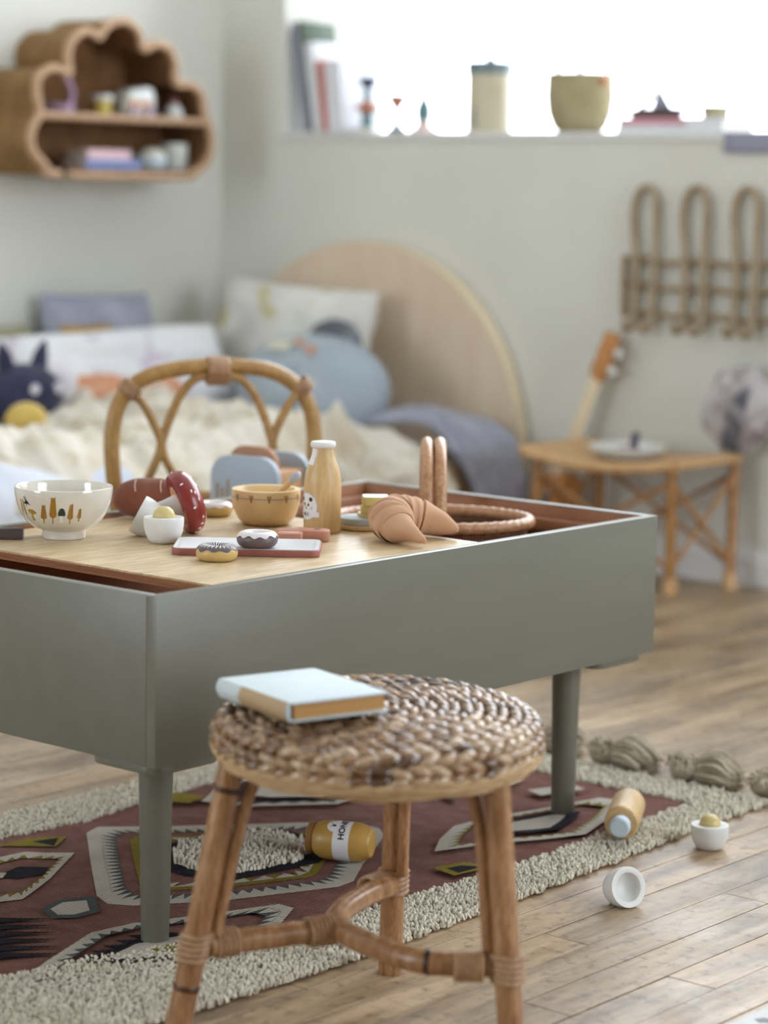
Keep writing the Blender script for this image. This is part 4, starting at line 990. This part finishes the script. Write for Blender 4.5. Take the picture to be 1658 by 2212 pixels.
GP = MB().grid(lambda u,v: Vector((.085*math.sin(PI*u)*math.cos(2*PI*v),.05*math.sin(PI*u)*math.sin(2*PI*v),.06*math.cos(PI*u)))*(1+.08*noise.noise(Vector((u*9,math.cos(2*PI*v)*3,math.sin(2*PI*v)*3)))),18,26,cv=True).build('plush_mouse','charcoal_plush'); GP.location = (-2.105,2.690,.520); tag(GP,'charcoal grey plush toy peeking between printed pillow and round cushion','plush toy')
# plush creature with ears, speckled ball, yellow knit ball
PT = thing('plush_bug','dark navy plush toy with two pointed ears at the left end of the bed','plush toy',(-2.27,1.80,top_z(DV,-2.27,1.80,.06)-.045))
MB().grid(lambda u,v: Vector((.085*math.sin(PI*u)*math.cos(2*PI*v),.10*math.sin(PI*u)*math.sin(2*PI*v),.075+.075*math.cos(PI*u))),18,24,cv=True).build('plush_body','navy_plush',PT)
for s_ in (-.045,.045): MB().tube([(0,s_,.13),(0,s_*1.25,.17),(0,s_*1.5,.20)],[.022,.017,.004],12).build('ear','navy_plush',PT)
for s_ in (-.028,.04): MB().ball((.074,s_,.095),(.008,.014,.014),12,8).build('eye','speckled_plush',PT)
SB = MB().grid(lambda u,v: Vector((.060*math.sin(PI*u)*math.cos(2*PI*v),.070*math.sin(PI*u)*math.sin(2*PI*v),.06*math.cos(PI*u))),16,22,cv=True).build('plush_ball','speckled_plush'); SB.location = (-2.34,1.945,top_z(DV,-2.34,1.945,.05)+.045); tag(SB,'pale speckled plush ball lying behind the navy plush toy','plush toy')
YK = thing('knit_lemon','yellow knitted lemon lying on the duvet','plush toy',(-2.02,1.590,top_z(DV,-2.02,1.59,.03)+.022))
MB().grid(lambda u,v: Vector((.040*math.sin(PI*u)*math.cos(2*PI*v),.047*math.cos(PI*u)*(1+.18*abs(math.cos(PI*u))**6),.037*math.sin(PI*u)*math.sin(2*PI*v))),20,24,cv=True).build('lemon_body','yellow_knit',YK)
MB().ball((0,-.052,0),(.010,.007,.010),10,6).build('lemon_tip','yellow_knit',YK)

# ------------------------------------------------------------------ cloud shelf on the left wall
weave_mat('shelf_weave',(142,106,62),(172,134,84),46,40,.75,.9,.003,dark=.6)
weave_mat('shelf_inner',(136,96,62),(164,120,82),46,40,.75,.9,.003,dark=.6)
wood('shelf_braid',[(178,140,104),(200,164,128),(212,180,146)],(2,2,2),30,.6,.3,streak=(150,112,80))
ol = [(2.196,.926),(2.143,.95),(2.102,.991),(2.103,1.036),(2.128,1.078),(2.118,1.12),(2.124,1.165),(2.173,1.189),(2.222,1.178),(2.219,1.22),(2.234,1.26),(2.28,1.287),(2.327,1.275),(2.343,1.296),(2.382,1.317),(2.433,1.317),(2.468,1.292),(2.486,1.254),(2.528,1.268),(2.575,1.259),(2.6,1.222),(2.606,1.169),(2.655,1.167),(2.698,1.143),(2.709,1.096),(2.73,1.054),(2.738,1.012),(2.718,.964),(2.666,.935),(2.623,.927)]
olc = [(p.x,p.y) for p in crm([(a,b_,0) for a,b_ in ol],4,closed=True)]
SX0, SX1 = XL+.0005, -2.585
CS = thing('cloud_shelf','cloud shaped woven seagrass wall shelf on the left wall','shelf',(0,0,0))
cc_ = (sum(p[0] for p in olc)/len(olc), sum(p[1] for p in olc)/len(olc))
def inset(p, d_=.010):
    v = Vector((p[0]-cc_[0],p[1]-cc_[1])); l = v.length; v *= (l-d_)/l; return (cc_[0]+v.x,cc_[1]+v.y)
n = len(olc)
b = MB(); b.grid(lambda u,v: Vector((SX0+(SX1-SX0)*v,)+olc[int(round(u*n))%n]),n,6,True); b.build('outer_shell','shelf_weave',CS)
b = MB(); b.grid(lambda u,v: Vector((SX0+.004+(SX1-SX0-.004)*v,)+inset(olc[int(round(u*n))%n])),n,6,True)
b.add([(SX0+.006,)+inset(p,.004) for p in olc],[tuple(range(n))]); b.build('inner_shell','shelf_inner',CS,weld=False)
rp = crm([(SX1,)+inset(p,.005) for p in ol],8,closed=True)
MB().tube(rp,[.0102+(.0014 if i%2 else 0) for i in range(len(rp))],10,closed=True).build('braided_rim','shelf_braid',CS)
MB().box(((SX0+SX1)/2+.003,2.4175,1.070),(SX1-SX0-.006,.568,.012)).build('shelf_board','shelf_inner',CS,smooth=False)
sp = [(SX1,2.138+.5705*i/60,1.072) for i in range(61)]
MB().tube(sp,[.0090+(.0012 if i%2 else 0) for i in range(61)],10).build('shelf_braid','shelf_braid',CS)
MB().box(((SX0+SX1)/2,2.41,.9425),(SX1-SX0-.02,.40,.004)).build('floor_board','shelf_inner',CS,smooth=False)
# things on the shelf (upper)
UZ = 1.0763; DZ = .9447
plain('mauve_felt',(186,160,180),.9,(170,140,166),20); plain('tub_yellow',(206,184,90),.5); plain('lilac_wood',(170,150,168),.5); plain('orange_paint',(196,124,70),.5)
plain('red_brown',(130,76,74),.5); plain('pink_book',(226,190,196),.6); plain('blue_book',(126,140,186),.6); plain('pages',(232,228,214),.8); plain('porcelain',(222,226,222),.3); plain('pale_blue_glaze',(196,212,220),.35); plain('grey_blue_paint',(120,146,152),.5)
MS = thing('felt_basket','mauve felt toy basket with an upright handle on the upper cloud shelf','toy basket',(-2.665,2.265,UZ))
MB().lathe([(0,0),(.034,0),(.040,.006),(.043,.028),(.040,.029),(.036,.010),(0,.006)],28).build('basket_body','mauve_felt',MS)
MB().tube(crm([(.0,.040,.024),(.0,.050,.05),(.0,.042,.078),(.0,.026,.092)],5),.008,10,flat=.6).build('handle','mauve_felt',MS)
YT = thing('toy_tub','yellow tub with white lid on the upper cloud shelf','toy tub',(-2.64,2.393,UZ))
MB().lathe([(0,0),(.020,0),(.023,.042),(0,.042)],28).build('tub_body','tub_yellow',YT); MB().lathe([(0,.0421),(.027,.0421),(.0275,.052),(.025,.055),(0,.055)],28).build('tub_lid','white_paint',YT)
TR = thing('toy_truck','white toy camper with orange stripe and lilac wheels on the cloud shelf','toy vehicle',(-2.64,2.508,UZ))
Tv = Matrix(((0,0,1,0),(1,0,0,0),(0,1,0,0),(0,0,0,1)))
MB().prism([(-.048,.010),(.048,.010),(.048,.060),(.040,.078),(.005,.080),(-.002,.072),(-.030,.074),(-.042,.062),(-.048,.040)],-.025,.025,Tv).build('camper_body','porcelain',TR,bevel=.004)
MB().box((.0253,-.006,.036),(.0016,.080,.014)).build('stripe','orange_paint',TR,smooth=False)
for s_ in (-.028,.026): MB().lathe([(0,-.006),(.015,-.006),(.016,0),(.015,.006),(0,.006)],24,Matrix.Translation((.027,s_,.0162)) @ Matrix.Rotation(PI/2,4,'Y')).build('wheel','lilac_wood',TR)
for s_ in (-.028,.026): MB().lathe([(0,-.006),(.015,-.006),(.016,0),(.015,.006),(0,.006)],24,Matrix.Translation((-.027,s_,.0162)) @ Matrix.Rotation(PI/2,4,'Y')).build('wheel','lilac_wood',TR)
FG = thing('toy_figure','small white bottle figure with a reddish cap on the cloud shelf','toy figure',(-2.632,2.640,UZ))
MB().lathe([(0,0),(.020,0),(.024,.006),(.0235,.024),(.015,.036),(.010,.042),(0,.042)],28).build('figure_body','porcelain',FG); MB().ball((0,0,.050),(.013,.013,.012),16,10).build('figure_cap','red_brown',FG)
DB = thing('toy_animal','dark toy animal sitting between camper and bottle figure on the shelf','toy figure',(-2.665,2.592,UZ))
MB().ball((0,0,.020),(.020,.018,.020),16,10).build('animal_body','dark_handle',DB); MB().ball((.004,.002,.046),(.012,.011,.011),14,8).build('animal_head','red_brown',DB)
def book(label, loc_, rot, d, mat, parent=None):
    o = thing('book',label,'book',loc_,rot)
    w,h,t = d
    MB().box((0,0,t-.0012),(w,h,.0024)).build('cover',mat,o,bevel=.0005); MB().box((0,0,.0012),(w,h,.0024)).build('cover',mat,o,bevel=.0005)
    MB().box((0,-h/2+.0012,t/2),(w,.0024,t-.0049)).build('spine',mat,o,smooth=False)
    MB().box((0,.001,t/2),(w-.006,h-.008,t-.0049)).build('page_block','pages',o,smooth=False); return o
book('blue book lying at the bottom of the cloud shelf',(-2.636,2.388,DZ),(0,0,PI/2),(.190,.090,.025),'blue_book')
book('pale pink book lying on the blue book in the cloud shelf',(-2.637,2.376,DZ+.0253),(0,0,PI/2+.03),(.150,.080,.024),'pink_book')
PJ = thing('small_pot','little round white pot on the lower cloud shelf beside the books','pot',(-2.700,2.550,DZ)); MB().lathe([(0,0),(.016,0),(.023,.010),(.024,.024),(.019,.036),(.016,.040),(.013,.038),(.018,.020),(0,.004)],24).build('pot_body','porcelain',PJ); MB().ball((0,0,.043),(.006,.006,.005),10,6).build('pot_knob','porcelain',PJ)
RB = thing('round_box','pale blue and cream round toy box on the lower cloud shelf','box',(-2.645,2.572,DZ)); MB().lathe([(0,0),(.030,0),(.038,.010),(.041,.024),(.038,.036),(0,.036)],32).build('box_base','pale_blue_glaze',RB); MB().lathe([(0,.0361),(.037,.0361),(.032,.048),(.018,.056),(0,.058)],32).build('box_lid','pages',RB)
WC = thing('white_cup','white cylindrical cup at the right end of the lower cloud shelf','cup',(-2.655,2.665,DZ)); MB().lathe([(0,0),(.028,0),(.032,.005),(.036,.070),(.0335,.071),(.029,.010),(0,.006)],36).build('cup_body','porcelain',WC)

# ------------------------------------------------------------------ things on the window sill
WZ = WZ0+.0002
plain('book_green',(66,84,62),.6); plain('book_grey',(150,150,170),.6); plain('book_white',(224,226,232),.6); plain('book_red',(190,104,84),.6)
def standing(label, x_, y_, lean, d, mat):
    t,dp,h = d; o = thing('book',label,'book',(x_,y_,WZ+.0004),(0,-lean,0))
    MB().box((.0012,0,h/2),(.0024,dp,h)).build('cover',mat,o,bevel=.0005); MB().box((t-.0012,0,h/2),(.0024,dp,h)).build('cover',mat,o,bevel=.0005)
    MB().box((t/2,-dp/2+.0012,h/2),(t-.0049,.0024,h)).build('spine',mat,o,smooth=False); MB().box((t/2,.001,h/2),(t-.0049,dp-.008,h-.006)).build('page_block','pages',o,smooth=False); return o
l_ = math.radians(10)
standing('grey book leaning at the left end of the window sill',-2.486,3.055,l_,(.020,.14,.290),'book_grey')
standing('tall dark green book leaning beside the grey book on the sill',-2.465,3.055,l_,(.014,.14,.295),'book_green')
standing('white book leaning between the green and the red book',-2.450,3.060,l_,(.030,.15,.235),'book_white')
standing('thin red book leaning on the white books on the sill',-2.4195,3.055,math.radians(7.5),(.012,.14,.190),'book_red')
standing('large white book standing right of the thin red book',-2.4070,3.075,math.radians(6.5),(.055,.16,.185),'book_white')
def peg(label, x_, prof_list):
    o = thing('peg_figure',label,'toy figure',(x_,3.02,WZ))
    for nm,mat,pr in prof_list: MB().lathe([(r_*2.0,z_*1.35) for r_,z_ in pr],20).build(nm,mat,o)
plain('peg_navy',(44,56,84),.5); plain('peg_terracotta',(186,120,96),.5); plain('peg_teal',(100,136,140),.5); plain('peg_pink',(226,196,190),.5)
peg('tall wooden peg figure with navy top and terracotta ring on the sill',-2.292,[('base','pages',[(0,0),(.012,0),(.012,.008),(0,.008)]),('post','peg_teal',[(0,.0081),(.009,.0081),(.008,.035),(0,.035)]),('ring','peg_terracotta',[(0,.0351),(.006,.0351),(.017,.046),(.017,.050),(.006,.060),(0,.060)]),('neck','peg_teal',[(0,.0601),(.006,.0601),(.005,.082),(0,.082)]),('top','peg_navy',[(0,.0821),(.004,.0821),(.014,.100),(.012,.106),(0,.108)])])
peg('small wooden peg figure with terracotta head in the row on the sill',-2.190,[('base','peg_navy',[(0,0),(.014,0),(.010,.010),(0,.010)]),('post','peg_teal',[(0,.0101),(.006,.0101),(.005,.046),(0,.046)]),('head','peg_terracotta',[(0,.0461),(.006,.0461),(.013,.060),(.012,.072),(0,.074)])])
peg('small pale pink and teal peg figure in the row on the sill',-2.100,[('base','peg_pink',[(0,0),(.022,0),(.010,.012),(.008,.022),(0,.022)]),('body','peg_teal',[(0,.0221),(.010,.0221),(.011,.045),(.006,.062),(.003,.076),(0,.078)])])
plain('tin_cream',(196,188,160),.45,(206,196,170),14); plain('tin_lid',(110,128,134),.4)
TI = thing('tin_canister','tall cream canister with grey lid standing on the window sill','canister',(-1.893,3.03,WZ))
MB().lathe([(0,0),(.059,0),(.059,.002),(.057,.004),(.057,.145),(0,.145)],40).build('canister_body','tin_cream',TI)
MB().lathe([(0,.1451),(.060,.1451),(.060,.174),(.057,.177),(.012,.177),(.012,.182),(.008,.190),(0,.191)],40).build('canister_lid','tin_lid',TI)
MB().tube([(.0,-.057,.06),(.0,-.064,.05),(.0,-.064,.02),(.0,-.057,.012)],.0025,8).build('clasp','tin_lid',TI)
weave_mat('sill_basket',(180,168,128),(206,194,154),60,50,.8,.8,.003)
SBK = thing('sill_basket','woven straw basket with thin wire handles on the window sill','basket',(-1.622,3.045,WZ))
so = [(0,0),(.052,0),(.066,.010),(.080,.045),(.085,.085),(.083,.143)]
MB().lathe(so+[(.080,.145),(.078,.141),(.077,.085),(.068,.04),(.045,.01),(0,.008)],40).build('basket_body','sill_basket',SBK)
plain('cord_grey',(84,86,96),.7)
MB().tube(crm([(-.068,0,.13),(-.066,-.005,.19),(-.050,-.008,.232),(-.030,-.008,.225),(-.018,-.006,.19),(-.004,-.002,.155),(.010,0,.135)],6),.0055,8).build('handle','cord_grey',SBK)
MB().tube(crm([(-.028,.02,.222),(-.005,.025,.212),(.020,.03,.195),(.045,.04,.16),(.055,.045,.135)],6),.0042,8).build('handle','cord_grey',SBK)
MB().ball((.084,-.02,.125),(.010,.010,.014),12,8).build('bead','orange_paint',SBK)
book('white book lying under the pink book on the window sill',(-1.372,3.055,WZ),(0,0,0),(.200,.13,.016),'book_white')
plain('rose_book',(206,150,160),.6)
book('rose pink book lying on the sill under the toy animals',(-1.378,3.058,WZ+.0163),(0,0,.03),(.190,.12,.018),'rose_book')
AN = thing('toy_ship','dark wooden toy ship with pale sail lying on the rose book','toy boat',(-1.398,3.05,WZ+.0347),(0,0,.1)); AN.scale = (1.3,1.3,1.3)
MB().prism([(-.058,.012),(-.045,.0),(.045,.0),(.058,.018),(.03,.020),(-.03,.018)],-.016,.016,Tm).build('hull','dark_handle',AN,bevel=.003); MB().prism([(-.01,.02),(.03,.02),(.004,.060)],-.003,.003,Tm).build('sail','book_grey',AN,bevel=.001); MB().tube([(0,0,.016),(0,0,.066)],.0018,6).build('mast','toy_beech',AN); MB().tube([(-.035,0,.016),(-.005,0,.045)],.005,8).build('spar','toy_beech',AN)
SBW = thing('small_bowl','small straw coloured bowl at the right of the rose book','bowl',(-1.262,3.10,WZ+.0345)); MB().lathe([(0,0),(.030,0),(.032,.004),(.036,.030),(.034,.031),(.029,.007),(0,.005)],32).build('bowl_body','sill_basket',SBW)
book('thick white book under the small straw bowl on the sill',(-1.222,3.06,WZ),(0,0,.08),(.10,.16,.034),'book_white')
def ppf(u,v):
    y_ = 3.20-.285*v*1.0; x_ = -1.15+.32*u
    if v > .82: return Vector((x_, 2.964-.002*u, WZ+.0012-.05*(v-.82)/.18))
    return Vector((x_, 3.19-.226*v/.82, WZ+.0012))
PP = MB().grid(ppf,14,24).build('paper_sheet','book_grey'); md = PP.modifiers.new('thickness','SOLIDIFY'); md.thickness = .0008; tag(PP,'grey paper sheet hanging over the front edge of the window sill','paper')

# ------------------------------------------------------------------ rattan hook rack on the back wall
RK = thing('rattan_rack','wall rack of bent rattan loops with curled hooks on the back wall','coat rack',(0,0,0))
ry = 2.948; NL = 5
for z_,wv in ((.752,.004),(.690,.003),(.625,.003)):
    MB().tube(crm([(-1.408+.04*i,ry+.008,z_+wv*math.sin(i*1.4+z_*9)-.006*i/17) for i in range(18)],3),.0078,10).build('cross_cane','rack_cane',RK)
MB().tube([(-1.407,ry,.760),(-1.408,ry,.69),(-1.405,ry,.612)],.0085,10).build('end_post','rack_cane',RK)
for i in range(NL):
    x_ = -1.372+.1405*i
    pts = [(x_+.006,ry-.052,.606),(x_+.004,ry-.048,.592),(x_+.002,ry-.030,.586),(x_+.002,ry-.010,.600),(x_+.0,ry-.006,.64),(x_+.002,ry-.006,.70),(x_+.0,ry-.006,.76),(x_-.012,ry+.002,.82),(x_-.016,ry+.004,.86),(x_-.008,ry+.005,.905),(x_+.018,ry+.006,.925),(x_+.044,ry+.005,.905),(x_+.050,ry+.004,.86),(x_+.050,ry+.001,.82),(x_+.054,ry-.006,.76),(x_+.054,ry-.006,.70),(x_+.052,ry-.006,.64),(x_+.052,ry-.010,.600),(x_+.052,ry-.030,.586),(x_+.050,ry-.048,.592),(x_+.048,ry-.052,.606)]
    MB().tube(crm(pts,4),.0088,10).build('hook_loop','rack_cane',RK)
    for z_ in (.752,.690,.625):
        for d_ in (0,.053): MB().tube([(x_+d_+.011*math.cos(t),ry+.002,z_-.004+.011*math.sin(t)) for t in [2*PI*k/12 for k in range(12)]],.0035,6,closed=True).build('binding','rack_cane',RK)

# ------------------------------------------------------------------ rattan bench with plate, ukulele, cloth bundle
RS = thing('rattan_bench','small rattan bench with curved seat against the back wall','bench',(0,0,0))
def sz_(x_,y_): q = (x_+1.265)/.215; return .288+.020*q*q
def sf(u,v): x_ = -1.475+.42*u; y_ = 2.655+.27*v+.012*math.sin(u*PI)*-1*(1-v); return Vector((x_,y_,sz_(x_,y_)))
b = MB()
for k in range(26):
    v = (k+.5)/26; b.tube([sf(u/12,v) for u in range(13)],.0056,7)
b.build('seat_canes','rattan_light',RS,weld=False)
for v_ in (-.02,1.02): MB().tube([sf(u/16,v_)-ZV*.003 for u in range(17)],.0125,12).build('seat_rail','rattan_light',RS)
for u_ in (-.01,1.01): MB().tube([sf(u_,v/10)-ZV*.003 for v in range(11)],.0125,12).build('seat_rail','rattan_light',RS)
LG = {}
for i,(x_,y_,fx,fy) in enumerate(((-1.445,2.675,-1.455,2.665),(-1.078,2.685,-1.083,2.700),(-1.430,2.905,-1.435,2.915),(-1.045,2.895,-1.030,2.868))):
    z_ = sz_(x_,y_)-.012
    o = MB().tube(crm([(x_,y_,z_),(x_*.6+fx*.4,y_*.6+fy*.4,z_*.6),(fx,fy,.03),(fx,fy,.0015)],4),.0125,12).build('leg','rattan',RS); LG[i] = (Vector((x_,y_,z_)),Vector((fx,fy,0)))
    MB().tube([(fx,fy,.002),(fx,fy,.018),(fx,fy,.04)],[.018,.0185,.015],12).build('foot_binding','rattan_light',o)
def brace(a,c,ta,tc): MB().tube([LG[a][0].lerp(LG[a][1],ta),LG[c][0].lerp(LG[c][1],tc)],.0065,8).build('cross_brace','rattan',RS)
for a,c in ((0,1),(1,0),(1,3),(3,1),(2,3),(3,2),(0,2),(2,0)): brace(a,c,.10,.80)
PTE = thing('stoneware_plate','white stoneware plate on the rattan bench','plate',(-1.265,2.775,.297))
MB().lathe([(0,0),(.060,0),(.068,.003),(.090,.022),(.092,.027),(.089,.028),(.064,.010),(0,.008)],44).build('plate_body','porcelain',PTE)
plain('grape_purple',(70,54,84),.5); plain('grape_pink',(186,150,160),.5)
TG = thing('toy_grapes','small purple and pink toy berries lying on the white plate','toy food',(-1.272,2.79,.303))
for (dx,dy,dz,m_) in ((0,0,.010,'grape_pink'),(.020,.004,.010,'grape_purple'),(.008,.017,.010,'grape_purple'),(.012,.006,.026,'grape_purple'),(-.018,.004,.010,'grape_pink'),(.014,.010,.043,'grape_purple')): MB().ball((dx,dy,dz),.0105,12,8).build('berry',m_,TG)
UK = thing('ukulele','small orange ukulele leaning on the wall behind the rattan bench','ukulele',(-1.588,2.855,.004))
ua = (Vector((-1.412,2.948,.578))-Vector((-1.588,2.855,.004))).normalized()
UK.rotation_euler = aim(ua,Vector((.86,-.45,0))).to_euler()   # local z along the neck, local x to the side
def ub(t): # half width of the body
    return .082*math.sin(PI*min(1,t/.62))**.5 if t<.36 else (.060+.006*math.cos((t-.36)*12) if t<.75 else .062*math.sqrt(max(0,1-((t-.75)/.25)**2)))
bl_ = .245; side = [(ub(t),t*bl_) for t in [i/30 for i in range(31)]]
poly = [(w,z) for w,z in side]+[(-w,z) for w,z in side[1:-1][::-1]]
Tu = Matrix(((0,0,1,0),(1,0,0,0),(0,1,0,0),(0,0,0,1)))
Tu = Matrix(((1,0,0,0),(0,0,-1,0),(0,1,0,0),(0,0,0,1)))
MB().prism(poly,-.028,.028,Tu).build('body','uke_wood',UK,bevel=.003)
MB().lathe([(0,0),(.021,0),(.021,.0008),(0,.0008)],24,Matrix.Translation((0,-.0285,.16)) @ Matrix.Rotation(PI/2,4,'X')).build('sound_hole','bamboo_node',UK)
MB().box((0,-.020,.355),(.044,.018,.25)).build('neck','uke_neck',UK,bevel=.004)
MB().prism([(-.022,.475),(.022,.475),(.036,.50),(.034,.588),(.026,.598),(-.026,.598),(-.034,.588),(-.036,.50)],.010,.024,Tu).build('headstock','uke_wood',UK,bevel=.002)
for s_ in (-1,1):
    for z_ in (.515,.560): MB().tube([(s_*.030,-.012,z_),(s_*.046,-.012,z_),(s_*.048,-.012,z_),(s_*.060,-.012,z_)],[.004,.004,.010,.009],10).build('tuning_peg','porcelain',UK)
for k in range(4): MB().tube([(-.009+.006*k,-.033,.07),(-.009+.006*k,-.0315,.48)],.0006,4).build('string','porcelain',UK)
fabric('floral_cloth',(190,184,186),(150,138,136),16,.9,600,.4,c3=(96,96,104),vs3=11,lo=.45,hi=.62)
def bundle(u,v):
    th, ph = PI*u, 2*PI*v; p = Vector((math.sin(th)*math.cos(ph),math.sin(th)*math.sin(ph),math.cos(th)))
    s_ = 1+.16*ridge(p.x*1.6+3,p.y*1.6,p.z*1.6)+.07*noise.noise(p*5)
    return Vector((p.x*.085*s_,p.y*.036*s_,p.z*.095*s_))
FB = MB().grid(bundle,40,56,cv=True).build('cloth_bundle','floral_cloth'); FB.location = (-1.045,2.905,.418); FB.rotation_euler = (0,.35,0)
tag(FB,'crumpled floral cloth bundle propped between bench and wall','cloth')

GROUPS = {'toy_donut':'wooden donuts on the table lid','toy_egg_half':'white wooden egg halves','peg_figure':'peg figures on the window sill'}
for o in list(COL.objects):
    k = o.name.split('.')[0]
    if o.parent is None and k in GROUPS: o['group'] = GROUPS[k]
